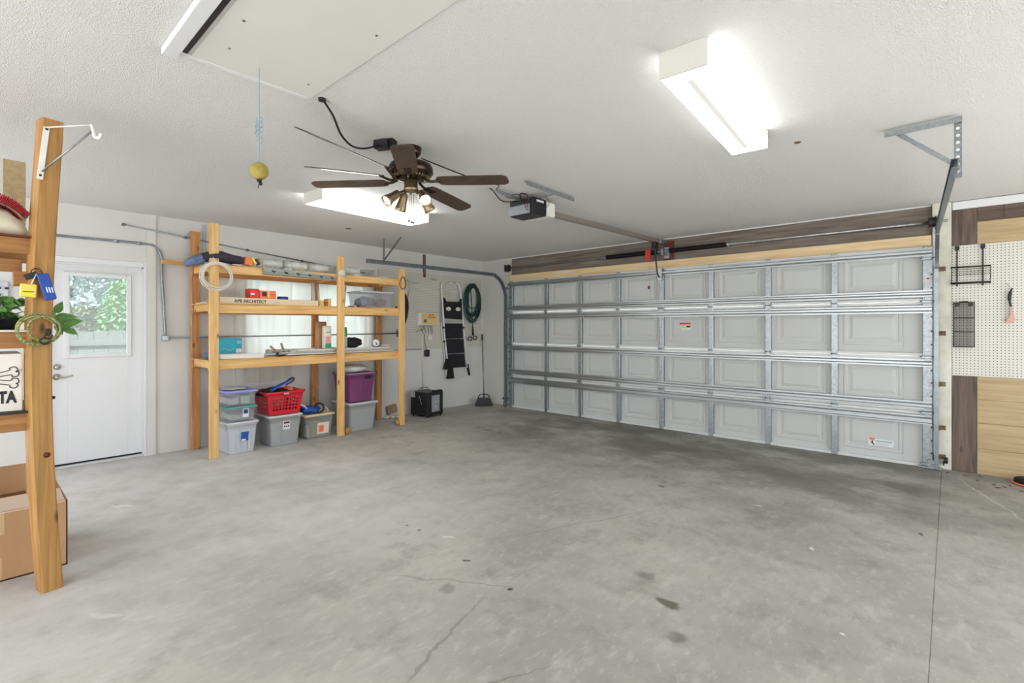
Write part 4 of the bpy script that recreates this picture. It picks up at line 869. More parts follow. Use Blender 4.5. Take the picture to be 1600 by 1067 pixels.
def tote(t, cx, cy, wx, wy, z0, h, m, taper=.86, lip=.018, ribs=0, r=.03, lid=None, lidh=.03, wall=.004, recess=None, lidlabel=None):
    b = MB(); rg = []
    for z, k in ((0, taper), (.012, taper+.01), (h*.72, .965), (h*.74, .975), (h-.03, 1.0)): rg.append(rrect(cx, cy, wx*k, wy*k, r, z0+z))
    rg.append(rrect(cx, cy, wx+lip, wy+lip, r, z0+h-.028)); rg.append(rrect(cx, cy, wx+lip, wy+lip, r, z0+h))
    rg.append(rrect(cx, cy, wx-wall*2, wy-wall*2, r*.9, z0+h)); rg.append(rrect(cx, cy, wx*taper-wall*2, wy*taper-wall*2, r*.9, z0+.012))
    b.loft(rg, False, True, True); b.build('bin_body', m, t)
    if ribs:
        for k in range(ribs):
            u = (k-(ribs-1)/2)/max(1, ribs-1)*.62 if ribs > 1 else 0
            b = MB(); y = cy+u*wy
            b.bar((cx+wx/2*taper+.001, cy+u*wy*taper, z0+.02), (cx+wx/2*.968+.002, y, z0+h*.70), .018, .012, .004, up=(1, 0, 0)); b.build('rib', m, t)
    if lid:
        b = MB(); rg = [rrect(cx, cy, wx+lip+.012, wy+lip+.012, r, z0+h-.012), rrect(cx, cy, wx+lip+.016, wy+lip+.016, r, z0+h+.004), rrect(cx, cy, wx+lip, wy+lip, r, z0+h+.010), rrect(cx, cy, wx-.03, wy-.03, r, z0+h+.010), rrect(cx, cy, wx-.05, wy-.05, r, z0+h+.003)]
        b.loft(rg, False, True, True); b.build('lid', lid, t, lidlabel)
tote(cb, -5.98, 3.73, .36, .50, SHM(3.73)+.001, .21, 'clear', .9, .012, 0, .03, 'tote_lid')
b = MB(); blob(b, (-6.0, 3.66, 1.72), (.12, .11, .065), 3, amp=.2, fr=4); b.build('dark_cords', 'jacket', cb); b = MB(); blob(b, (-5.95, 3.84, 1.71), (.10, .09, .05), 6, amp=.2, fr=4); b.build('brown_straps', 'brownpaint', cb); b = MB(); blob(b, (-5.96, 3.56, 1.70), (.09, .06, .05), 7, amp=.2, fr=4); b.build('blue_cloth', 'denim', cb)
b = MB(); b.box(-5.78, -5.745, 3.28, 3.34, SHM(3.3), 1.645, .002); tag(b.build('black_clip', 'black'), 'flat black clip on the middle rail right of the second post', 'clip')
b = MB(); b.box(-5.78, -5.748, 3.40, 3.43, SHM(3.4), 1.655, .004); tag(b.build('cap_bolt', 'black'), 'small black knob on the middle rail in front of the clear bin', 'knob')
b = MB(); b.box(-5.79, -5.75, 4.0, 4.02, SHM(4), 1.66, .002); tag(b.build('brown_peg', 'brownpaint'), 'small red-brown peg at the right end of the middle shelf', 'peg')
bk = thing('paper_stack', 'open papers and a book at the left end of the middle shelf', 'papers', (-5.95, 1.60, SHM(1.7)))
b = MB(); b.obox((-6.02, 1.76, SHM(1.76)+.006), (.28, .15, .008), Matrix.Rotation(R(6), 3, 'Z')); b.build('lower_sheet', 'whitecard', bk)
b = MB(); b.obox((-6.05, 1.78, SHM(1.76)+.040), (.22, .16, .006), Matrix.Rotation(R(22), 3, 'X')); b.build('raised_cover', 'whitecard', bk); b = MB(); b.obox((-6.02, 1.80, SHM(1.76)+.024), (.16, .06, .02), Matrix.Rotation(R(22), 3, 'X')); b.build('dark_pages', 'jacket', bk)
# ---- things on the lowest shelf
SHL = lambda y: 1.0235+.0045*(y-1.67)+.001
tb = box_thing('teal_box', 'teal blue carton with a white wave print at the left of the lowest shelf', 'box', 'tealbox', -6.1, -5.92, 1.82, 2.06, SHL(1.9)+.055, 1.245)
MB().box(-5.92, -5.919, 2.0, 2.055, 1.085, 1.13).build('white_patch', 'paper', tb)
MB().box(-5.92, -5.919, 2.01, 2.05, 1.205, 1.212).build('print_line', 'paper', tb); MB().box(-5.92, -5.919, 2.01, 2.05, 1.19, 1.195).build('print_line', 'paper', tb)
b = MB(); b.tube([(-5.9185, 1.85+.02*k, 1.125+.012*math.sin(k*1.1)) for k in range(8)], .002, 4); b.build('wave_print', 'paper', tb)
box_thing('flat_carton', 'flat pale carton under the teal box', 'carton', 'whitecard', -6.12, -5.85, 1.80, 2.10, SHL(1.9), SHL(1.9)+.053)
box_thing('white_profile', 'long white plastic profile lying at the front left of the lowest shelf', 'profile', 'whiteplastic', -5.83, -5.765, 1.80, 2.24, SHL(1.9), 1.075)
b = MB(); blob(b, (-5.93, 1.745, SHL(1.7)+.042), (.11, .06, .04), 12, amp=.16, fr=4); tag(b.build('crumpled_bag', 'denim'), 'crumpled white and blue bag at the left end of the lowest shelf', 'bag')
def clamp(label, y, x, ang):
    t = thing('bar_clamp', label, 'clamp', (x, y, SHL(y)), 0, 'bar clamps on the lowest shelf'); z = SHL(y)+.028
    d = Vector((0, math.cos(R(4)), 0)); b = MB(); b.bar((x, y-.24, z), (x, y+.18, z+.004), .008, .022, .002); b.build('bar', 'track', t)
    b = MB(); b.bar((x, y+.10, z+.02), (x, y+.10-.02, z-.020), .03, .03, .004, (1, 0, 0)); b.bar((x, y-.2, z+.015), (x, y-.2, z-.020), .026, .03, .004, (1, 0, 0)); b.build('jaw', 'blackmetal', t)
    a = R(ang); b = MB(); b.cyl((x, y+.10, z+.01), (x, y+.10-math.sin(a)*.05, z+.01+math.cos(a)*.05), .006); b.build('screw', 'galv', t)
    b = MB(); b.cyl((x, y+.10-math.sin(a)*.045, z+.01+math.cos(a)*.045), (x, y+.10-math.sin(a)*.12, z+.01+math.cos(a)*.12), .014, .012, 12); b.build('handle', 'clampwood', t)
clamp('bar clamp with brown handle, the left one on the lowest shelf', 2.32, -5.84, 45); clamp('bar clamp with an upright brown handle next to the white boards', 2.42, -5.90, 18)
for i, (x0, x1, y0, y1, z0, z1, m, lab) in enumerate(((-5.90, -5.80, 2.52, 4.0, 0, .016, 'dirtwhite', 'bottom white board at the front of the lowest shelf'), (-5.94, -5.83, 2.46, 3.98, .017, .036, 'greyboard', 'grey board second from the bottom of the board pile'), (-5.96, -5.85, 2.60, 3.96, .037, .060, 'dirtwhite', 'white board on the grey board of the board pile'), (-6.08, -5.98, 2.45, 3.9, 0, .05, 'greyboard', 'grey beam behind the pile of white boards'), (-6.20, -6.10, 2.42, 3.3, 0, .062, 'pvc', 'pale moulding at the back of the lowest shelf'))):
    b = MB(); b.box(x0, x1, y0, y1, SHL(3.2)+.006+z0, SHL(3.2)+.006+z1, .003); tag(b.build('long_board', m), lab, 'board', 'boards on the lowest shelf')
sb = thing('seed_bag', 'white bag with green and pink print standing left of the second post', 'bag', (-5.88, 3.07, 1.08))
def bag(t, cx, cy, wx, wy, z0, z1, m, seed, top=.5):
    rnd = random.Random(seed); b = MB(); rg = []
    for j in range(9):
        u = j/8; k = 1 if u < .75 else 1-(u-.75)*4*(1-top); rg.append([(cx+(p[0]-cx)*(k if u > .7 else 1)*rnd.uniform(.97, 1.03), cy+(p[1]-cy)*rnd.uniform(.98, 1.02), z0+(z1-z0)*u) for p in rrect(cx, cy, wx, wy, .02, 0)])
    b.loft(rg, False, True, True); return b.build('bag_body', m, t)
bag(sb, -5.89, 3.045, .08, .10, 1.100, 1.385, 'paper', 2)
MB().box(-5.849, -5.845, 3.005, 3.085, 1.105, 1.165, .001).build('green_print', 'green', sb); MB().box(-5.849, -5.846, 3.01, 3.07, 1.17, 1.25, .001).build('pink_print', 'pink', sb); MB().box(-5.849, -5.846, 3.02, 3.07, 1.30, 1.31).build('print_line', 'green', sb)
b2 = thing('paper_sack', 'brown paper sack standing behind the white seed bag', 'sack', (-5.98, 3.04, 1.05)); bag(b2, -6.04, 3.045, .09, .13, SHL(3)+.001, 1.44, 'card', 4, .4)
b3 = thing('green_bag', 'green and grey printed bag just right of the second post', 'bag', (-5.92, 3.26, 1.1)); bag(b3, -5.90, 3.26, .07, .13, 1.100, 1.37, 'green', 6, .4); MB().box(-5.862, -5.858, 3.22, 3.31, 1.11, 1.25, .001).build('grey_print', 'greyboard', b3)
b = MB(); blob(b, (-5.93, 3.42, 1.165), (.08, .13, .065), 9, amp=.15, fr=3.5); tag(b.build('black_sack', 'blackfab'), 'slumped black plastic sack beside the green bag', 'sack')
tr_ = thing('tape_roll', 'black and white reel standing on edge on the white boards', 'reel', (-5.88, 3.74, 1.1))
ax = Vector((.8, -.6, 0)); b = MB(); b.lathe([(.022, -.022), (.055, -.022), (.058, -.015), (.058, .015), (.055, .022), (.022, .022)], (-5.87, 3.75, 1.155), ax, 24); b.build('reel', 'black', tr_)
b = MB(); b.lathe([(.024, .0221), (.05, .0221), (.05, .024), (.024, .024)], (-5.87, 3.75, 1.155), ax, 24); b.build('white_face', 'white', tr_); b = MB(); b.obox(Vector((-5.87, 3.75, 1.155))+ax*.025, (.06, .004, .014), Matrix.Rotation(R(50), 3, 'Y')); b.build('black_bar', 'black', tr_)
b = MB(); blob(b, (-5.90, 3.92, 1.115), (.05, .09, .018), 15, amp=.3, fr=7); tag(b.build('crumpled_paper', 'paper'), 'crumpled pale paper at the right end of the lowest shelf', 'paper')
b = MB(); blob(b, (-5.86, 2.62, 1.075), (.03, .05, .03), 16, amp=.1, fr=4); tag(b.build('grey_grinder', 'greyboard'), 'small rounded grey tool on the boards left of the seed bag', 'tool')

# ---- bins below
def bin_thing(label, *a, name='storage_bin', cat='bin', **k):
    t = thing(name, label, cat, (a[0], a[1], a[4])); tote(t, *a, **k); return t
t = bin_thing('pale grey tote with a blue label at the bottom of the leftmost bin stack', -5.93, 2.00, .44, .30, 0, .335, 'pale_tote', ribs=0, lid='tote_lid', taper=.84)
for s_ in (-1, 1): MB().bar((-5.735+.022, 2.0+s_*.058, .03), (-5.714, 2.0+s_*.062, .26), .012, .012, .004, (1, 0, 0)).build('rib', 'pale_tote', t)
b = MB(); b.obox((-5.712, 2.02, .185), (.003, .075, .10), Matrix.Rotation(R(4), 3, 'Y')); l = b.build('blue_label', 'blue', t); b = MB(); b.obox((-5.710, 2.02, .225), (.003, .07, .03), Matrix.Rotation(R(4), 3, 'Y')); b.build('white_panel', 'white', l); b = MB(); b.obox((-5.7135, 2.005, .147), (.003, .04, .02), Matrix.Rotation(R(4), 3, 'Y')); b.build('white_panel', 'white', l)
t = bin_thing('clear bin with a teal lid in the middle of the leftmost bin stack', -5.93, 1.99, .42, .30, .347, .155, 'clear', taper=.9, lid='teal')
MB().box(-6.08, -5.80, 1.90, 2.08, .36, .42, .01).build('papers_inside', 'paper', t); b = MB(); b.obox((-5.722, 2.03, .44), (.003, .06, .10), Matrix.Rotation(R(3), 3, 'Y')); l = b.build('white_label', 'white', t); b = MB(); b.obox((-5.720, 2.03, .45), (.003, .045, .045), Matrix.Rotation(R(3), 3, 'Y')); b.build('blue_print', 'darkblue', l)
t = bin_thing('clear bin with a periwinkle lid on top of the leftmost bin stack', -5.93, 1.99, .43, .31, .514, .160, 'clear', taper=.9, lid='peri')
MB().box(-6.08, -5.78, 1.88, 1.98, .53, .60, .01).build('papers_inside', 'paper', t); MB().box(-6.08, -5.78, 2.0, 2.10, .53, .62, .01).build('papers_inside', 'pvc', t)
b = MB(); blob(b, (-5.95, 1.98, .693), (.16, .12, .012), 31, amp=.15, fr=5); tag(b.build('clear_bag', 'film'), 'clear plastic bag lying on the periwinkle lid', 'bag')
t = bin_thing('grey tote with a white label under the red laundry basket', -5.94, 2.47, .42, .36, 0, .345, 'grey_tote', ribs=0, lid='tote_lid', taper=.84)
for s_ in (-1, 1): MB().bar((-5.757, 2.47+s_*.062, .03), (-5.734, 2.47+s_*.068, .27), .014, .014, .004, (1, 0, 0)).build('rib', 'grey_tote', t)
b = MB(); b.obox((-5.733, 2.475, .235), (.003, .08, .10), Matrix.Rotation(R(4), 3, 'Y')); l = b.build('white_label', 'white', t); b = MB(); b.obox((-5.729, 2.475, .265), (.003, .065, .022), Matrix.Rotation(R(4), 3, 'Y')); b.build('brown_print', 'brownpaint', l)
for k in range(3): b = MB(); b.obox((-5.731, 2.452+.023*k, .222), (.003, .013, .016), Matrix.Rotation(R(4), 3, 'Y')); b.build('black_print', 'black', l)
# red basket with cut-out openings
bt = thing('laundry_basket', 'red plastic laundry basket with cut-out holes on the grey tote', 'basket', (-5.94, 2.47, .36))
def wall_holes(b, f, nu, nv, u0, u1, v0, v1, cut):       # f(u,v,h); tile grid with diamond openings
    for i in range(nu):
        for j in range(nv):
            a0, a1 = u0+(u1-u0)*i/nu, u0+(u1-u0)*(i+1)/nu; c0, c1 = v0+(v1-v0)*j/nv, v0+(v1-v0)*(j+1)/nv
            m_, q = (a0+a1)/2, (c0+c1)/2
            if not cut(i, j):
                for h in (0, 1): k = len(b.v); b.v += [f(a0, c0, h), f(a1, c0, h), f(a1, c1, h), f(a0, c1, h)]; b.f.append((k, k+1, k+2, k+3)); b.s.append(False)
                continue
            da, dc = (a1-a0)*.41, (c1-c0)*.41
            inn = [(m_+da*math.cos(R(45*t_+22)), q+dc*math.sin(R(45*t_+22))) for t_ in range(8)]
            out = []
            for u, v in inn:
                du, dv = (u-m_)/((a1-a0)/2), (v-q)/((c1-c0)/2); s_ = 1/max(abs(du), abs(dv)); out.append((m_+du*s_*(a1-a0)/2, q+dv*s_*(c1-c0)/2))
            cor = [(a1, c1), (a0, c1), (a0, c0), (a1, c0)]
            for h in (0, 1):
                k = len(b.v); b.v += [f(u, v, h) for u, v in inn]+[f(u, v, h) for u, v in out]
                for t_ in range(8): b.f.append((k+t_, k+(t_+1) % 8, k+8+(t_+1) % 8, k+8+t_)); b.s.append(False)
                k2 = len(b.v); b.v += [f(u, v, h) for u, v in cor]
                for t_, ci in ((0, 0), (2, 1), (4, 2), (6, 3)): b.f.append((k+8+t_, k+8+(t_+1) % 8, k2+ci)); b.s.append(False)
            k = len(b.v); b.v += [f(u, v, 0) for u, v in inn]+[f(u, v, 1) for u, v in inn]
            for t_ in range(8): b.f.append((k+t_, k+(t_+1) % 8, k+8+(t_+1) % 8, k+8+t_)); b.s.append(False)
b = MB(); bx, by, bz, hx_, hy_, hh_ = -5.94, 2.47, .358, .20, .205, .26
def side(sx, ax_):
    def f(u, v, h):
        k = .84+.16*v; o_ = -.004*h
        if ax_ == 'x': return (bx+sx*(hx_*k+o_), by+u*hy_*k, bz+.005+v*(hh_-.03))
        return (bx+u*hx_*k, by+sx*(hy_*k+o_), bz+.005+v*(hh_-.03))
    return f
for sx in (-1, 1):
    for ax_ in 'xy': wall_holes(b, side(sx, ax_), 10, 6, -1, 1, 0, 1, lambda i, j: 1 <= i <= 8 and 1 <= j <= 4)
b.box(bx-hx_*.84, bx+hx_*.84, by-hy_*.84, by+hy_*.84, bz, bz+.008, .002); b.build('basket_body', 'redbask', bt)
b = MB(); rg = [rrect(bx, by, 2*hx_+a, 2*hy_+a, .03, bz+z) for a, z in ((0, hh_-.035), (.035, hh_-.02), (.055, hh_), (.045, hh_+.01), (-.008, hh_-.012), (0, hh_-.035))]; b.loft(rg, False, True, False); b.build('rim', 'redbask', bt)
b = MB(); b.box(bx+hx_+.018, bx+hx_+.026, by-.03, by+.03, bz+hh_-.025, bz+hh_-.008, .002); b.build('label', 'greyboard', bt)
b = MB(); blob(b, (-5.95, 2.40, .60), (.15, .16, .05), 41, amp=.2, fr=4); tag(b.build('dark_net', 'blackfab'), 'bunched dark fabric heaped in the red basket', 'fabric')
sn = thing('swim_fin', 'blue swim fin sticking out of the red basket', 'fin', (-5.9, 2.5, .62))
b = MB(); b.prism([(0, -.05), (.06, -.065), (.14, -.06), (.2, -.03), (.26, -.012), (.26, .012), (.2, .03), (.14, .06), (.06, .065), (0, .05)], -.008, .008, lambda u, v, h: Vector((-5.84+v*.6, 2.34+u*.95, .625+u*.48+h+abs(v)*.2))); b.build('fin_blade', 'blue', sn)
b = MB(); b.tube(smooth_path([(-5.87, 2.49, .69), (-5.86, 2.56, .75), (-5.83, 2.60, .765), (-5.81, 2.58, .73), (-5.82, 2.50, .69)]), .009, 6); b.build('heel_strap', 'black', sn)
b = MB(); blob(b, (-5.93, 2.58, .63), (.07, .05, .03), 44, amp=.15); tag(b.build('orange_cloth', 'salmon'), 'orange cloth at the right side inside the red basket', 'cloth')
t = bin_thing('clear bin with a yellowed lid beside the grey tote', -5.99, 2.91, .40, .36, 0, .29, 'clearhazy', taper=.86, lid='yellowlid')
MB().box(-6.10, -5.84, 2.83, 3.02, .02, .20, .01).build('papers_inside', 'card', t); MB().box(-6.12, -5.88, 2.76, 2.82, .02, .16, .01).build('papers_inside', 'paper', t); b = MB(); b.obox((-5.805, 2.955, .12), (.003, .15, .14), Matrix.Rotation(R(7), 3, 'Y')); l = b.build('printed_label', 'paper', t); b = MB(); b.obox((-5.802, 2.93, .115), (.003, .06, .08), Matrix.Rotation(R(7), 3, 'Y')); b.build('salmon_print', 'salmon', l)
sm = thing('snorkel_mask', 'bright blue snorkel gear lying on the yellowed lid', 'snorkel gear', (-5.93, 2.85, .30))
b = MB(); blob(b, (-5.93, 2.84, .345), (.09, .12, .045), 51, amp=.2, fr=4); b.build('blue_body', 'blue', sm)
b = MB(); b.tube([(-5.86+.015*math.cos(a), 2.93+.055*math.cos(a), .365+.055*math.sin(a)) for a in [2*math.pi*k/20 for k in range(20)]], .013, 8, closed=True); b.build('black_ring', 'black', sm)
b = MB(); b.tube(smooth_path([(-5.90, 2.80, .36), (-5.85, 2.72, .42), (-5.88, 2.68, .44)]), .012, 8); b.build('white_strap', 'white', sm)
b = MB(); b.tube(smooth_path([(-5.95, 2.92, .40), (-5.93, 3.0, .40), (-5.86, 3.06, .31)]), .006, 6); b.build('grey_tube', 'pvc', sm)
b = MB(); blob(b, (-6.10, 2.72, .36), (.08, .10, .06), 53, amp=.15); tag(b.build('blue_cushion', 'darkblue'), 'dull blue bundle behind the snorkel gear', 'bundle')
t = bin_thing('grey tote with a pale lid under the purple tote', -6.0, 3.50, .46, .40, 0, .37, 'grey_tote', taper=.84, lid='tote_lid')
b = MB(); b.obox((-5.783, 3.56, .26), (.003, .07, .065), Matrix.Rotation(R(4), 3, 'Y')); l = b.build('white_label', 'white', t); b = MB(); b.obox((-5.781, 3.56, .262), (.003, .05, .02), Matrix.Rotation(R(4), 3, 'Y')); b.build('red_print', 'red', l)
t = bin_thing('purple tote with a mauve lid standing on the grey tote', -6.0, 3.49, .42, .38, .384, .375, 'purple', taper=.86, lid='purple_lid', ribs=0)
for k in range(4): MB().bar((-5.817, 3.46+.045*k, .41), (-5.795, 3.46+.048*k, .64), .014, .012, .004, (1, 0, 0)).build('rib', 'purple', t)
MB().box(-5.80, -5.765, 3.53, 3.61, .685, .73, .006).build('latch', 'black', t)
b = MB(); blob(b, (-5.98, 3.46, .815), (.16, .20, .055), 61, amp=.10, fr=6); tag(b.build('white_bundle', 'film'), 'white plastic wrapped bundle on top of the purple tote', 'bundle')
b = MB(); blob(b, (-5.72, 3.235, .045), (.03, .04, .045), 63, amp=.1); tag(b.build('wood_chock', 'post_z'), 'small brown wooden chock at the foot of the second post', 'block')
b = MB(); blob(b, (-5.735, 4.0, .04), (.035, .03, .04), 65, amp=.1); tag(b.build('wood_chock', 'post_z'), 'small brown wooden chock at the foot of the third post', 'block')
b = MB(); b.obox((-6.34, 4.32, .12), (.05, .18, .13), Matrix.Rotation(R(12), 3, 'X'), .02); tag(b.build('flat_stone', 'concreteblock'), 'brownish flat stone leaning on the wall behind the third post', 'stone')
for i, (x, y, s_) in enumerate(((-6.28, 4.20, .035), (-6.25, 4.28, .03), (-6.22, 4.36, .032), (-6.27, 4.43, .028))):
    b = MB(); blob(b, (x, y, s_*.5), (s_, s_*1.3, s_*.55), 70+i, 12, 7, .15); tag(b.build('pale_pebble', 'paper'), 'pale pebble on the floor by the wall behind the third post', 'pebble', 'pebbles by the wall')
# ---- things hanging on the right-hand post
b = MB(); b.tube([(-5.695, 4.065+.052*math.sin(a)*(1 if math.cos(a) < 0 else .8), 1.985+.085*math.cos(a)) for a in [2*math.pi*k/28 for k in range(28)]], .006, 6, closed=True); tag(b.build('black_loop', 'black'), 'black rubber loop hanging on the rightmost rack post', 'loop')
hb = thing('hanging_bag', 'crumpled clear bag hanging beside the rightmost post', 'bag', (-5.76, 4.16, 1.9))
b = MB(); blob(b, (-5.79, 4.175, 1.93), (.04, .07, .12), 81, amp=.2, fr=5); b.build('bag_body', 'clearhazy', hb); b = MB(); b.tube([(-5.74, 4.11, 2.07), (-5.79, 4.17, 2.04)], .003, 5); b.build('hanging_string', 'pvc', hb)
um = thing('black_umbrella', 'small black folded bag hanging point down beside the rightmost post', 'folded bag', (-5.80, 4.16, 1.5))
b = MB(); rg = []
for z, a in ((1.83, .028), (1.80, .045), (1.72, .06), (1.62, .062), (1.52, .045), (1.44, .02), (1.405, .006)): rg.append([(-5.78+.5*a*math.cos(t_), 4.155+a*math.sin(t_)*1.1, z) for t_ in [2*math.pi*k/14 for k in range(14)]])
b.loft(rg, False, True, True); b.build('bag_body', 'blackfab', um); b = MB(); b.tube([(-5.742, 4.10, 1.88), (-5.78, 4.15, 1.82)], .004, 5); b.build('strap', 'black', um)

# ============================================================ PEGBOARD ON THE LEFT WALL
PX = XW+.008
def pegs(pts, label, group):
    for i, (y, z) in enumerate(pts):
        b = MB(); b.tube(smooth_path([(PX, y, z), (PX+.03, y, z-.004), (PX+.10, y, z-.008), (PX+.125, y, z+.008)]), .004, 6); tag(b.build('peg_hook', 'galv'), label[i] if isinstance(label, list) else label, 'hook', group)
pegs([(4.55, 2.10), (4.62, 2.09), (4.68, 2.07), (4.75, 2.07)], ['metal peg hook on the pegboard, nearest the rightmost rack post', 'metal peg hook on the pegboard, second from the rightmost rack post', 'metal peg hook on the pegboard, third from the rightmost rack post', 'metal peg hook on the pegboard, fourth from the rightmost rack post'], 'peg hooks by the post')
pegs([(5.08, 2.165), (5.14, 2.15)], ['metal peg hook above the controller box, the one farther from the ladder', 'metal peg hook above the controller box, the one nearer the ladder'], 'peg hooks by the ladder')
pegs([(5.40, 2.13), (5.53, 2.13)], ['left one of the two metal peg hooks holding the step ladder top bar', 'right one of the two metal peg hooks holding the step ladder top bar'], 'peg hooks holding the ladder')
ld = thing('step_ladder', 'white folded step ladder with black treads hanging on the pegboard', 'step ladder', (PX, 5.55, .5))
xl = PX+.055
b = MB(); b.tube(smooth_path([(xl+.02, 5.42, .66), (xl+.02, 5.335, 1.2), (xl+.02, 5.285, 1.8), (xl+.01, 5.275, 2.03), (xl, 5.30, 2.10), (xl, 5.36, 2.115), (xl, 5.60, 2.115), (xl, 5.66, 2.10), (xl+.01, 5.68, 2.03), (xl+.02, 5.715, 1.8), (xl+.02, 5.775, 1.2), (xl+.02, 5.85, .66)], 6), .014, 8); b.build('front_frame', 'white', ld)
b = MB(); b.tube(smooth_path([(xl-.03, 5.30, 1.45), (xl-.03, 5.36, 1.0), (xl-.03, 5.42, .58), (xl-.03, 5.46, .52), (xl-.03, 5.80, .52), (xl-.03, 5.85, .58), (xl-.03, 5.79, 1.0), (xl-.03, 5.72, 1.45)], 6), .012, 8); b.tube([(xl, 5.42, .75), (xl, 5.83, .78)], .010, 8); b.tube([(xl, 5.40, .69), (xl, 5.85, .70)], .006, 6); b.build('rear_frame', 'white', ld)
b = MB(); W_ = lambda y, z, h: (xl+.02+h, y, z)
poly = [(5.33, 1.52), (5.70, 1.50), (5.69, 1.70), (5.685, 1.86), (5.64, 1.80), (5.35, 1.795), (5.30, 1.86), (5.30, 1.70)]
b.prism(poly, 0, .035, W_); b.build('top_tread', 'blackfab', ld)
for (cy, cz) in ((5.385, 1.675), (5.60, 1.675)):
    b = MB(); b.prism([(cy+.055*math.cos(R(30*k)), cz+.034*math.sin(R(30*k))) for k in range(12)], .034, .040, W_); b.build('grip_opening', 'paper', ld)
for z0, z1, ya in ((1.18, 1.43, .0), (.925, 1.165, .035), (.68, .91, .065)):
    b = MB(); b.prism([(5.352+ya*.9, z0), (5.722+ya*.9, z0), (5.702+ya*.7, z1), (5.342+ya*.7, z1)], 0, .03, W_); b.build('tread', 'blackfab', ld)
for y, z in ((5.30, 1.36), (5.745, 1.36), (5.31, 1.13)): b = MB(); b.cyl((xl+.02, y, z), (xl+.05, y, z), .016, n=10); b.build('pivot_bolt', 'black', ld)
for y0, y1, y2, z0, z1 in ((5.37, 5.41, 5.31, .66, .84), (5.43, 5.50, 5.38, .50, .70), (5.83, 5.86, 5.90, .52, .72)):
    b = MB(); b.prism([(y0, z1), (y1, z1), (y1+.03, z0), (y2, z0)], -.02, .02, W_); b.build('rubber_foot', 'rubber', ld)
gh = thing('garden_hose', 'dark green garden hose coiled on the pegboard near the corner', 'hose', (PX, 6.0, 1.5))
rnd = random.Random(5); b = MB(); pts = []
for k in range(9*20):
    a = 2*math.pi*k/20; lp = k//20; ry = .135+.022*(lp % 4)+.01*math.sin(lp*2); rz = .25+.022*((lp*2) % 5)
    cy = 6.00+.035*math.sin(lp*1.7); cz = 1.82+.035*math.cos(lp*2.2)
    y_, z_ = math.sin(a)*ry, math.cos(a)*rz; t_ = R(-6); pts.append((PX+.03+.012*(lp % 4), cy+y_*math.cos(t_)-z_*math.sin(t_)*.4, cz+z_))
b.tube(pts, .0095, 7); b.build('hose_coil', 'hose', gh)
b = MB(); b.tube(smooth_path([(PX+.07, 5.93, 2.08), (PX+.075, 5.95, 1.8), (PX+.07, 5.97, 1.5), (PX+.06, 5.99, 1.36)]), .010, 8); b.tube(smooth_path([(PX+.07, 6.1, 2.05), (PX+.08, 6.08, 1.75), (PX+.07, 5.9, 1.72), (PX+.07, 5.88, 1.9)]), .009, 7); b.build('loose_end', 'hose', gh)
b = MB(); b.cyl((PX+.06, 5.99, 1.37), (PX+.06, 6.0, 1.22), .014, .018, 10); b.build('nozzle', 'black', gh)
for dy in (-.06, .06):
    b = MB(); b.tube([(PX+.05, 6.0+dy+.045*math.cos(a), 1.17+dy*.1+.035*math.sin(a)) for a in [2*math.pi*k/16 for k in range(16)]], .008, 6, closed=True); b.build('brass_valve_loop', 'blackmetal', gh)
b = MB(); b.tube(smooth_path([(PX+.0, 6.10, 1.95), (PX+.01, 6.25, 1.75), (PX+.01, 6.18, 1.5), (PX+.01, 6.08, 1.42)]), .003, 5); b.build('tail_cord', 'pvc', gh)
cx_ = thing('irrigation_controller', 'cream labelled controller box with hanging wires on the pegboard', 'controller', (PX, 5.0, 1.5))
MB().box(PX, PX+.07, 4.80, 5.215, 1.40, 1.60, .008).build('box_body', 'whiteplastic', cx_)
f = MB().box(PX+.07, PX+.074, 4.86, 5.19, 1.415, 1.59, .001).build('cream_label', 'ctrl', cx_); MB().box(PX+.074, PX+.075, 5.0, 5.10, 1.545, 1.58).build('orange_mark', 'orange', f); MB().box(PX+.074, PX+.075, 4.98, 5.14, 1.52, 1.53).build('text_line', 'brownpaint', f); b = MB(); b.cyl((PX+.074, 4.93, 1.47), (PX+.075, 4.93, 1.47), .03, n=14); b.build('printed_dial', 'rust', f)
b = MB()
for y0, y1, z1 in ((4.86, 4.93, 1.26), (4.93, 4.97, 1.28), (5.0, 5.03, 1.27), (5.05, 5.07, 1.30), (5.08, 5.10, 1.25), (4.9, 4.78, 1.30)): b.tube(smooth_path([(PX+.04, y0, 1.40), (PX+.035, y0+.02, 1.34), (PX+.03, y1, z1)]), .004, 5)
b.build('hanging_wires', 'rust', cx_)
MB().box(PX, PX+.04, 5.02, 5.10, 1.16, 1.23, .005).build('transformer', 'whiteplastic', cx_)
b = MB(); b.tube([(PX+.008, 4.92, 1.27), (PX+.008, 4.93, .36)], .010, 6); b.cyl((PX+.012, 4.925, 1.27), (PX+.012, 4.925, 1.29), .018, n=10); b.build('cable_conduit', 'whiteplastic', cx_)
pl_ = thing('plug_adapter', 'black plug adapter hanging from a cord below the controller', 'adapter', (PX, 5.0, .95)); b = MB(); b.tube(smooth_path([(PX+.03, 4.95, 1.26), (PX+.02, 4.965, 1.10), (PX+.025, 5.0, 1.0)]), .004, 5); b.build('cord', 'black', pl_); MB().box(PX-.006, PX+.04, 4.965, 5.05, .89, 1.0, .008).build('adapter_body', 'black', pl_)
tag(MB().tube([(PX+.01, 4.15, 1.012), (PX+.01, 4.90, 1.012)], .007, 6).build('wall_cable', 'greyboard'), 'grey cable along the lower edge of the left pegboard', 'cable')
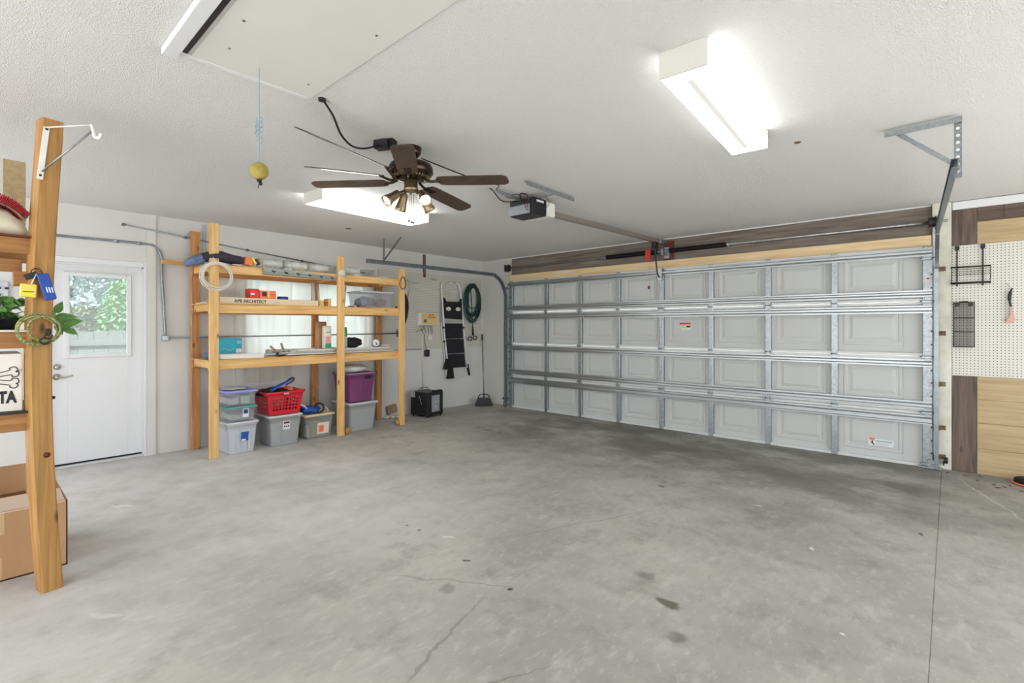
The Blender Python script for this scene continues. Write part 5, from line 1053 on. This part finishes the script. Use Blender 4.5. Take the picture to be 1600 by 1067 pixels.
# broom
br = thing('broom', 'black angled broom with a thin grey pole leaning in the corner', 'broom', (-5.95, 5.95, 0))
b = MB(); b.tube([(-6.34, 6.255, 1.22), (-6.06, 6.02, .20)], .011, 8); b.build('pole', 'track', br); b = MB(); b.tube([(-6.343, 6.257, 1.24), (-6.318, 6.236, 1.13)], .014, 8); b.build('grip', 'black', br)
cc = Vector((-6.04, 6.0, 0)); ux = Vector((math.cos(YAW+.1), math.sin(YAW+.1), 0)); vy = Vector((-ux.y, ux.x, 0))
b = MB(); rg = []
for z, w_, d_ in ((.0, .155, .03), (.05, .145, .03), (.12, .115, .026), (.145, .10, .022)): rg.append([cc+ux*(w_*a)+vy*(d_*c)+Vector((0, 0, z)) for a, c in ((-1, -1), (0, -1.1), (1, -1), (1, 1), (0, 1.1), (-1, 1))])
b.loft(rg, False, False, True); b.build('bristles', 'black', br)
b = MB(); b.tube(smooth_path([cc-ux*.10+Vector((0, 0, .145)), cc-ux*.07+Vector((0, 0, .19)), cc+Vector((0, 0, .205)), cc+ux*.07+Vector((0, 0, .19)), cc+ux*.10+Vector((0, 0, .145))]), .008, 6); b.tube([cc+Vector((0, 0, .14)), cc+Vector((-.02, .02, .215))], .012, 8); b.build('yoke', 'black', br)
# black case
bc = thing('black_case', 'black box-shaped case with a clear front window and wire handle on the floor', 'case', (-6.05, 4.78, 0), R(0))
def q(x, y): return Vector((-5.835, 4.615, 0))+Vector((-.98, -.12, 0))*x+Vector((-.12, .98, 0))*y
rot = Matrix.Rotation(R(7), 3, 'Z'); cc2 = q(.19, .17)
b = MB(); b.obox(cc2+Vector((0, 0, .205)), (.37, .34, .35), rot, .01); b.build('case_body', 'black', bc)
ex = rot @ Vector((1, 0, 0)); ey = rot @ Vector((0, 1, 0))
b = MB(); b.obox(cc2+ex*.186+Vector((0, 0, .205)), (.006, .17, .25), rot, .002); w2 = b.build('front_window', 'glasslens', bc)
for zz, rr_ in ((.14, .04), (.22, .03)): b = MB(); b.lathe([(.001, 0), (rr_, 0), (rr_, .003), (.001, .003)], cc2+ex*.19+ey*.01+Vector((0, 0, zz)), ex, 16); b.build('window_mark', 'greyboard', w2)
b = MB(); b.obox(cc2+ex*.16+ey*.06+Vector((0, 0, .392)), (.05, .18, .025), rot, .004); b.build('raised_lip', 'black', bc)
b = MB(); b.tube(smooth_path([cc2-ex*.14-ey*.05+Vector((0, 0, .38)), cc2-ex*.08-ey*.05+Vector((0, 0, .43)), cc2+ex*.0+Vector((0, 0, .435)), cc2+ex*.07+ey*.0+Vector((0, 0, .382))]), .005, 6); b.build('wire_handle', 'rust', bc)
b = MB(); b.obox(cc2-ey*.171-ex*.13+Vector((0, 0, .34)), (.09, .004, .09), rot); b.build('pale_sticker', 'greyboard', bc); b = MB(); b.tube([cc2-ey*.172+ex*.01+Vector((0, 0, .32)), cc2-ey*.174+ex*.06+Vector((0, 0, .20))], .003, 5); b.build('grey_cord', 'greyboard', bc)
for sx in (-1, 1):
    for sy in (-1, 1): b = MB(); b.cyl(cc2+ex*.15*sx+ey*.14*sy, cc2+ex*.15*sx+ey*.14*sy+Vector((0, 0, .032)), .015, n=10); b.build('foot', 'rubber', bc)
# outlet in the corner
cr_ = thing('corner_sensor', 'small black sensor low on the wall beside the left door track', 'sensor', (-5.8, YF-.03, .12)); MB().box(-5.87, -5.81, YF-.03, YF, .10, .14, .004).build('sensor_body', 'black', cr_)
b = MB(); b.tube(smooth_path([(-5.84, YF-.015, .10), (-5.80, YF-.08, .006), (-5.70, YF-.12, .006), (-5.64, YF-.20, .006)]), .005, 5); b.build('cord', 'black', cr_)

# ============================================================ RIGHT-HAND PEGBOARD
PY = YF-.02
wr = thing('wire_shelf', 'black wire hanging shelf on the right pegboard', 'wire rack', (.14, PY, 1.9))
for x in (.045, .222):
    b = MB(); b.bar((x, PY-.012, 2.135), (x, PY-.012, 1.755), .010, .006, .001, (0, 1, 0)); b.box(x-.015, x+.015, PY-.02, PY, 2.10, 2.14, .003); b.build('upright', 'blackmetal', wr)
for z in (1.935, 1.785):
    b = MB(); b.tube([(.0, PY-.03, z), (.275, PY-.03, z)], .007 if z > 1.8 else .010, 8); b.build('rim_bar', 'blackmetal', wr)
b = MB()
for k in range(5): b.tube([(.005, PY-.10, 1.925-.018*k), (.27, PY-.10, 1.925-.018*k)], .0022, 5)
for k in range(12): b.tube([(.012+.023*k, PY-.012, 1.79), (.012+.023*k, PY-.09, 1.79)], .0018, 4)
for x in (.005, .27): b.tube([(x, PY-.10, 1.935), (x, PY-.02, 1.935)], .003, 5); b.tube([(x, PY-.10, 1.85), (x, PY-.02, 1.80)], .003, 5); b.tube([(x, PY-.10, 1.935), (x, PY-.10, 1.85)], .003, 5)
b.build('wire_grid', 'blackmetal', wr)
wb = thing('mesh_basket', 'black wire mesh wall basket on the right pegboard under the wire shelf', 'basket', (.09, PY, 1.4))
b = MB(); x0, x1, z0, z1, yy = .02, .163, 1.185, 1.600, PY-.05
for p0, p1 in (((x0, z0), (x1, z0)), ((x0, z1), (x1, z1)), ((x0, z0), (x0, z1)), ((x1, z0), (x1, z1)), ((x0, 1.455), (x1, 1.455)), ((x0, 1.325), (x1, 1.325))): b.tube([(p0[0], yy, p0[1]), (p1[0], yy, p1[1])], .004, 6)
for x in (x0, x1):
    for z in (z0, z1): b.tube([(x, yy, z), (x, PY-.004, z)], .003, 5)
b.build('frame', 'blackmetal', wb)
b = MB()
for k in range(1, 20): x = x0+(x1-x0)*k/20; b.tube([(x, PY-.008, z0), (x, PY-.008, z1)], .0010, 3, caps=False)
for k in range(1, 56): z = z0+(z1-z0)*k/56; b.tube([(x0, PY-.008, z), (x1, PY-.008, z)], .0010, 3, caps=False)
b.build('mesh_back', 'black', wb)
b = MB(); b.box(x0, x1, PY-.05, PY-.004, z0, z0+.002); b.build('mesh_floor', 'mesh', wb)
for x in (.045, .138): b = MB(); b.box(x-.016, x+.016, yy-.006, yy+.004, 1.565, 1.60, .003); b.build('plastic_clip', 'black', wb)
b = MB(); b.tube(smooth_path([(.06, yy, 1.60), (.075, yy, 1.607), (.11, yy, 1.607), (.125, yy, 1.60)]), .006, 6); b.build('hanging_handle', 'black', wb)
bb = thing('bench_brush', 'small brush with a black handle and pink bristles hanging on the right pegboard', 'brush', (.4, PY, 1.6))
b = MB(); b.tube(smooth_path([(.412, PY-.02, 1.72), (.40, PY-.02, 1.68), (.395, PY-.02, 1.62), (.404, PY-.02, 1.555)]), [.007]*6+[.012]*7+[.008]*6, 8); b.build('handle', 'black', bb)
b = MB(); b.prism([(.398, 1.555), (.412, 1.555), (.418, 1.49), (.43, 1.44), (.42, 1.415), (.39, 1.405), (.365, 1.415), (.385, 1.44), (.398, 1.48)], -.03, -.012, lambda u, v, h: (u, PY+h, v)); b.build('bristles', 'pinkbristle', bb)
b = MB(); b.tube([(.375, PY, 1.765), (.385, PY-.05, 1.75), (.425, PY-.06, 1.72)], .004, 6); tag(b.build('peg_hook', 'white'), 'white peg hook holding the brush on the right pegboard', 'hook')
# plant saucer at the right edge and dry leaves
fc = thing('rubber_floor_base', 'black round rubber base with an orange rim at the foot of the tan planks', 'round base', (.52, 6.18, 0))
b = MB(); b.lathe([(.10, 0), (.135, .004), (.14, .012), (.13, .016)], (.535, 6.16, 0), n=28); b.build('orange_rim', 'salmon', fc); b = MB(); b.lathe([(.02, .004), (.125, .016), (.12, .045), (.08, .055), (.01, .056)], (.535, 6.16, 0), n=28); b.build('rubber_body', 'rubber', fc)
for i, (x, y, a) in enumerate(((.10, 6.12, .3), (.18, 6.02, 1.2), (.28, 5.95, 2.0), (.30, 5.86, .7), (.34, 5.92, 2.6), (.38, 6.0, 1.6), (.44, 5.86, .2), (-.02, 6.15, 1), (.20, 6.20, 2.2))):
    b = MB(); r_ = Matrix.Rotation(a, 3, 'Z'); sh = [(-.03, 0, .002), (-.01, .012, .008), (.015, .010, .006), (.032, 0, .003), (.012, -.011, .008), (-.012, -.010, .005)]
    b.add([Vector((x, y, 0))+r_ @ Vector(p)*.8 for p in sh], [(0, 1, 2, 3), (0, 3, 4, 5)]); tag(b.build('dry_leaf', 'leafdry'), 'small dry brown leaf on the floor before the tan planks', 'leaf', 'dry leaves at the right wall')
tag(MB().cyl((-.74, 3.60, H-.004), (-.74, 3.60, H), .02, n=10).build('ceiling_nail', 'rust'), 'small rusty nail head in the ceiling beyond the right fluorescent light', 'nail')
tag(MB().cyl((-5.46, 3.1, H-.004), (-5.46, 3.1, H), .035, n=14).build('ceiling_plate', 'rust'), 'small dull round plate in the ceiling before the left wall', 'plate')

# ============================================================ NEAR RACK AT THE LEFT EDGE
rk = thing('near_rack', 'weathered pine rack with a bowed post at the left edge of the photo', 'shelving', (-3.5, .2, 0))
b = MB(); rings = []
for k in range(25):
    u = k/24; z = 2.455*u; bow = -.048*math.sin(math.pi*min(1, u*1.02))*(1-.15*u)+.0*u; cy = .300+bow; hw = .043
    tilt = R(12); pts = [(.0, -hw), (.0, hw), (-.095, hw), (-.095, -hw)]
    q_ = []
    for x, y in ((.0-.006, -hw), (0, -hw+.006), (0, hw-.006), (-.006, hw), (-.09, hw), (-.09, -hw)):
        q_.append((-3.475+x*math.cos(tilt)-y*math.sin(tilt), cy+x*math.sin(tilt)+y*math.cos(tilt), z+(0 if k < 24 else (-.006 if abs(y) > hw-.01 else .004))))
    rings.append(q_)
b.loft(rings, False, False, True); b.build('post', 'post_z', rk, 'thick bowed front post')
MB().box(-4.12, -4.03, .235, .272, 0, 1.82, .003).build('post', 'post_z', rk, 'thin rear post')
MB().box(-4.12, -4.03, -1.2, -1.16, 0, 2.40, .003).build('post', 'post_z', rk); MB().box(-3.57, -3.48, -1.25, -1.16, 0, 2.40, .003).build('post', 'post_z', rk)
for (z0, z1, x) in ((1.745, 1.826, -3.52), (1.262, 1.345, -3.52), (.841, .933, -3.52)):
    MB().box(x-.038, x, -1.2, .235, z0, z1, .003).build('rail', 'post_y', rk); MB().box(-4.068, -4.03, -1.2, .235, z0, z1, .003).build('rail', 'post_y', rk)
MB().box(-3.62, -3.582, -1.2, .19, 1.655, 1.72, .003).build('rail', 'post_y', rk)
MB().box(-3.58, -3.53, .155, .225, 1.58, 1.655, .003).build('block', 'post_y', rk)
for z, m in ((1.826, 'brownpaint'), (.933, 'black'), (1.345, 'whitecard')): MB().box(-4.07, -3.50, -1.2, .225, z, z+.010, .002).build('shelf_board', m, rk)
b = MB(); b.tube([(-3.90, .22, .975), (-3.74, .325, .975)], .009, 8); b.build('rod_end', 'black', rk)
b = MB(); b.cyl((-3.47, .275, .71), (-3.4745, .275, .71), .001, .014, 10); b.build('knot', 'brownpaint', rk)
# tan board behind, cream case on the top shelf
tag(MB().box(-4.16, -4.14, .14, .235, 1.846, 2.36, .002).build('tan_board', 'tan_x'), 'tall tan board standing at the back of the near rack', 'board')
MS = 1.8365
cm = thing('cream_case', 'cream plastic case with a red ribbed top band on the near rack', 'case', (-3.65, .0, MS))
b = MB(); rg = []
for y, h, w_ in ((-.35, .13, .20), (-.2, .15, .22), (0, .155, .22), (.09, .15, .22), (.14, .135, .215), (.175, .105, .20), (.20, .075, .18), (.212, .04, .15)):
    rg.append([(-3.66+px*w_/2, y, MS+.001+max(0, pz)*h) for px, pz in ((-1, 0), (1, 0), (1, .45), (.92, .8), (.6, .97), (0, 1), (-.6, .97), (-.92, .8), (-1, .45))])
b.loft(rg, False, True, True); c0 = b.build('case_body', 'cream', cm)
b = MB(); b.box(-3.549, -3.546, -.05, .08, MS+.04, MS+.046); b.box(-3.549, -3.546, -.05, .10, MS+.085, MS+.091); b.build('moulded_line', 'rust', c0)
b = MB(); P = [(-.35, .17), (-.1, .185), (.06, .185), (.12, .175), (.165, .145), (.20, .105)]; n = 40; pp = smooth_path([(-3.62, y, MS+z) for y, z in P], 8)
for i in range(len(pp)-1):
    p0, p1 = pp[i], pp[i+1]; b.obox((p0+p1)/2, (.17, (p1-p0).length*.72, .045+.004*(i % 2)), Matrix.Rotation(math.atan2((p1-p0).z, (p1-p0).y), 3, 'X'), .003)
b.build('red_ribs', 'redrib', cm); b = MB(); b.tube([p+Vector((.085, 0, -.026)) for p in pp], .005, 6); b.build('dark_seam', 'rust', cm)
# white box with crossbones print
bw = thing('printed_carton', 'white carton printed with black crossbones and letters on the near rack', 'carton', (-3.65, -.2, .944))
MB().box(-3.95, -3.535, -.45, .19, .9445, 1.235, .003).build('box_body', 'whitecard', bw)
xf = -3.5335
text('lettering', 'TTA', .080, 'black', (xf, .166, .990), (0, 1, 0), (0, 0, 1), bw, .0008, align='RIGHT', bold=.004, narrow=.62)
def bone(y0, z0, y1, z1, w_=.010):
    b = MB(); d = Vector((0, y1-y0, z1-z0)).normalized(); n_ = Vector((0, -d.z, d.y)); e = Vector((xf, y1, z1)); s0 = Vector((xf, y0, z0))
    out = [s0+n_*w_, e+n_*w_-d*.03]+[e+n_*(w_+.008)+d*(.0)+(n_*math.cos(a)+d*math.sin(a))*.011 for a in [R(x) for x in (60, 20, -0, 30, 90, 140)]]
    pts = [s0+n_*w_, e+n_*w_-d*.035, e+n_*(w_+.012)-d*.018, e+n_*(w_+.014)+d*.002, e+n_*w_*.6+d*.010, e+d*.0, e-n_*w_*.6+d*.010, e-n_*(w_+.014)+d*.002, e-n_*(w_+.012)-d*.018, e-n_*w_-d*.035, s0-n_*w_]
    b.tube(smooth_path(pts, 4), .0022, 5); b.build('bone_print', 'black', bw)
bone(-.05, 1.095, .165, 1.145); bone(-.05, 1.125, .165, 1.085)
b = MB(); b.tube([(xf, .165, 1.14), (xf, .189, 1.155)], .0015, 4); b.tube(smooth_path([(xf, -.05, 1.03), (xf, .05, 1.045), (xf, .11, 1.042)]), .003, 4); b.build('line_print', 'black', bw)
# cardboard box on the floor
cbx = thing('cardboard_box', 'open brown cardboard box on the floor under the near rack', 'box', (-4, 0, 0))
BX0, BX1, BY0, BY1, BH = -4.45, -3.80, -.55, .388, .375
b = MB(); b.box(BX1-.006, BX1, BY0, BY1, 0, BH); b.box(BX0, BX0+.006, BY0, BY1, 0, BH); b.box(BX0, BX1, BY0, BY0+.006, 0, BH); b.box(BX0, BX1, BY1-.006, BY1, 0, BH); b.box(BX0, BX1, BY0, BY1, .001, .008); b.build('box_body', 'card', cbx)
b = MB(); b.obox((-3.93, (BY0+BY1)/2, BH+.002), (.27, BY1-BY0-.02, .005), Matrix.Rotation(R(3), 3, 'Y')); b.build('flap', 'cardin', cbx)
b = MB(); b.obox((BX0+.10, (BY0+BY1)/2, BH+.05), (.006, BY1-BY0-.02, .17), Matrix.Rotation(R(-18), 3, 'Y')); b.build('flap', 'card', cbx)
MB().box(BX1, BX1+.0015, -.2, .135, .25, BH-.005).build('tape_strip', 'tape', cbx); MB().box(BX1, BX1+.0015, -.2, .125, .02, .13).build('tape_strip', 'tape', cbx); MB().box(BX1+.0015, BX1+.003, -.1, .06, .30, .345).build('label', 'white', cbx)
# closet rod bracket on the post head
kb = thing('closet_rod_bracket', 'white metal rod bracket screwed to the head of the near post', 'bracket', (-3.47, .28, 2.2))
o0 = Vector((-3.462, .262, 2.40)); dr = CR; 
b = MB(); b.bar(o0+Vector((0, .012, 0)), o0+Vector((0, -.014, -.275)), .024, .006, .002, (1, 0, 0)); b.build('back_plate', 'whiteplastic', kb)
e1 = o0+dr*.245+Vector((0, 0, .006)); b = MB(); b.tube([o0+Vector((.006, .01, -.005)), e1], .004, 6); b.build('top_wire', 'whiteplastic', kb)
b = MB(); b.tube([o0+Vector((.008, -.006, -.235)), e1-Vector((0, 0, .035))], .005, 6); b.build('brace', 'galv', kb)
b = MB(); b.tube(smooth_path([e1, e1+dr*.012+Vector((0, 0, -.03)), e1+dr*.018+Vector((0, 0, -.06)), e1+dr*.04+Vector((0, 0, -.066)), e1+dr*.052+Vector((0, 0, -.045))]), .009, 8); b.build('rod_hook', 'whiteplastic', kb)
b = MB()
for dz in (-.012, -.255): b.cyl(o0+Vector((.003, .012 if dz > -.1 else -.012, dz)), o0+Vector((.008, .012 if dz > -.1 else -.012, dz)), .006, n=8)
b.build('screw', 'blackmetal', kb)
# keys and floats
ky = thing('key_floats', 'blue and yellow key floats hanging from a nail in the near post', 'key floats', (-3.46, .23, 1.6))
b = MB(); b.cyl((-3.49, .235, 1.665), (-3.44, .235, 1.672), .004, n=8); b.build('nail', 'rust', ky)
b = MB(); b.tube([(-3.445, .235+.02*math.sin(a), 1.645+.022*math.cos(a)) for a in [2*math.pi*k/14 for k in range(14)]], .0025, 5, closed=True); b.obox((-3.447, .215, 1.628), (.006, .05, .03), Matrix.Rotation(R(25), 3, 'X'), .002); b.obox((-3.446, .25, 1.625), (.006, .035, .03), None, .002); b.build('keys', 'black', ky)
b = MB(); b.obox((-3.442, .205, 1.553), (.022, .062, .066), Matrix.Rotation(R(-4), 3, 'X'), .008); yf = b.build('yellow_float', 'yellow', ky); MB().box(-3.431, -3.4302, .185, .225, 1.545, 1.549).build('print_line', 'darkblue', yf)
b = MB(); b.obox((-3.437, .272, 1.575), (.022, .046, .135), Matrix.Rotation(R(14), 3, 'X'), .009); bf = b.build('blue_float', 'tagblue', ky)
for k in range(3): b = MB(); b.obox((-3.4255, .272+.010*k, 1.56), (.001, .005, .028), Matrix.Rotation(R(14), 3, 'X')); b.build('print_mark', 'white', bf)
b = MB(); b.tube([(-3.44, .235, 1.64), (-3.44, .215, 1.585)], .0025, 5); b.build('loop', 'whiteplastic', ky)
# bungee coil
bg_ = thing('bungee_coil', 'green and yellow bungee cord coiled with black hooks on the near post', 'bungee cord', (-3.45, .245, 1.35)); b = MB()
for cy, cz, ry, rz, dx in ((.240, 1.362, .078, .074, 0), (.246, 1.354, .078, .072, .010), (.262, 1.362, .060, .062, .018), (.238, 1.350, .074, .072, .004)): b.tube([(-3.445+dx+.008*math.sin(a), cy+ry*math.cos(a), cz+rz*math.sin(a)) for a in [2*math.pi*k/32 for k in range(32)]], .0052, 7, closed=True)
b.build('cord', 'bungee', bg_)
b = MB(); b.tube(smooth_path([(-3.43, .268, 1.345), (-3.43, .262, 1.32), (-3.43, .245, 1.30), (-3.43, .262, 1.283), (-3.43, .28, 1.29), (-3.43, .285, 1.305)]), .004, 6); b.obox((-3.435, .276, 1.345), (.02, .022, .035), None, .006); b.tube(smooth_path([(-3.43, .262, 1.315), (-3.43, .285, 1.312), (-3.43, .292, 1.33)]), .004, 6); b.build('hook', 'black', bg_)
b = MB(); b.cyl((-3.49, .25, 1.425), (-3.425, .25, 1.43), .004, n=8); tag(b.build('post_nail', 'rust'), 'nail in the near post that the bungee coil hangs on', 'nail')
# pothos
pt = thing('potted_pothos', 'leafy green pothos in a dark tray on the near rack beside the post', 'plant', (-3.7, 0, 1.355))
b = MB(); rg = [rrect(-3.72, -.05, a, c_, .03, 1.3565+z) for a, c_, z in ((.22, .46, 0), (.24, .48, .05), (.255, .50, .052), (.255, .50, .060), (.235, .48, .060), (.23, .47, .045))]; b.loft(rg, False, True, True); b.build('tray', 'black', pt)
b = MB(); b.box(-3.82, -3.62, -.27, .17, 1.395, 1.405, .004); b.build('soil', 'soil', pt)
def leafmesh():
    b = MB(); n = 6; rows = []
    for i in range(n+1):
        u = i/n; w_ = .34*math.sin(math.pi*min(1, u*.93+.07)**.75)*(1-.2*u) if i < n else 0
        if i == 0: w_ = .12
        z = -.35*(u-.25)**2; k = len(b.v); b.v += [(u, -w_, z+.10*w_), (u, 0, z-.03), (u, w_, z+.10*w_)]
        if i: 
            for j in (0, 1): b.f.append((k-3+j, k-2+j, k+1+j, k+j)); b.s.append(True)
    me = bpy.data.meshes.new('leaf'); me.from_pydata(b.v, [], b.f); me.polygons.foreach_set('use_smooth', b.s); me.materials.append(M['leaf']); me.update(); return me
LM = leafmesh(); ip = WM[pt.name].inverted()
def leaf(base, tip, sz, roll):
    d = (Vector(tip)-Vector(base)).normalized(); u = Vector((0, 0, 1)); s_ = u.cross(d)
    if s_.length < .1: s_ = Vector((1, 0, 0)).cross(d)
    s_.normalize(); n_ = d.cross(s_); m_ = Matrix((d*sz, s_*sz, n_*sz)).transposed() @ Matrix.Rotation(roll, 3, 'X'); m4 = m_.to_4x4(); m4.translation = Vector(base)
    o = bpy.data.objects.new('leaf', LM); COL.objects.link(o); o.parent = pt; o.matrix_basis = ip @ m4
rnd = random.Random(11); stems = MB()
for i in range(190):
    root = Vector((-3.69+rnd.uniform(-.07, .08), rnd.uniform(-.16, .16), 1.405)); a = rnd.uniform(-1.4, 1.4); l_ = rnd.uniform(.02, .10)
    base = root+Vector((math.cos(a)*l_*.9, math.sin(a)*l_*.7, rnd.uniform(.01, .125))); base.y = min(base.y, .175)
    tip = base+Vector((math.cos(a)*.8, math.sin(a), rnd.uniform(-.7, .7)))*.05; leaf(base, tip, rnd.uniform(.05, .075), rnd.uniform(-1.1, 1.1))
    stems.tube(smooth_path([root, (root+base)/2+Vector((0, 0, .015)), base], 3), .002, 4)
for bs, tp, s_, rl in (((-3.70, .325, 1.415), (-3.69, .40, 1.435), .095, 1.0), ((-3.69, .34, 1.385), (-3.68, .43, 1.412), .105, 1.2), ((-3.72, .335, 1.45), (-3.72, .355, 1.52), .07, 1.1), ((-3.70, .315, 1.42), (-3.69, .305, 1.48), .06, .9), ((-3.69, .36, 1.365), (-3.68, .41, 1.33), .06, 1.0), ((-3.69, .33, 1.39), (-3.69, .36, 1.33), .07, 1.3), ((-3.70, .38, 1.36), (-3.69, .43, 1.325), .055, .8)):
    leaf(bs, tp, s_, rl); stems.tube(smooth_path([(-3.74, .13, 1.405), (-3.75, .24, 1.43), bs], 4), .0025, 5)
stems.build('stems', 'leaf', pt)
# switch box on the far wall seen between the shelves
sw = thing('switch_panel', 'white wall panel with black switches seen between the shelves of the near rack', 'switch panel', (XW, .2, 1.6)); MB().box(XW, XW+.03, .0, .25, 1.55, 1.78, .004).build('panel_plate', 'pale_tote', sw)
for y, z in ((.17, 1.82), (.19, 1.72), (.24, 1.72), (.19, 1.66)): MB().box(XW+.03, XW+.042, y-.012, y+.012, z-.010 if z < 1.8 else 1.765, z+.010 if z < 1.8 else 1.779, .002).build('switch', 'black', sw)
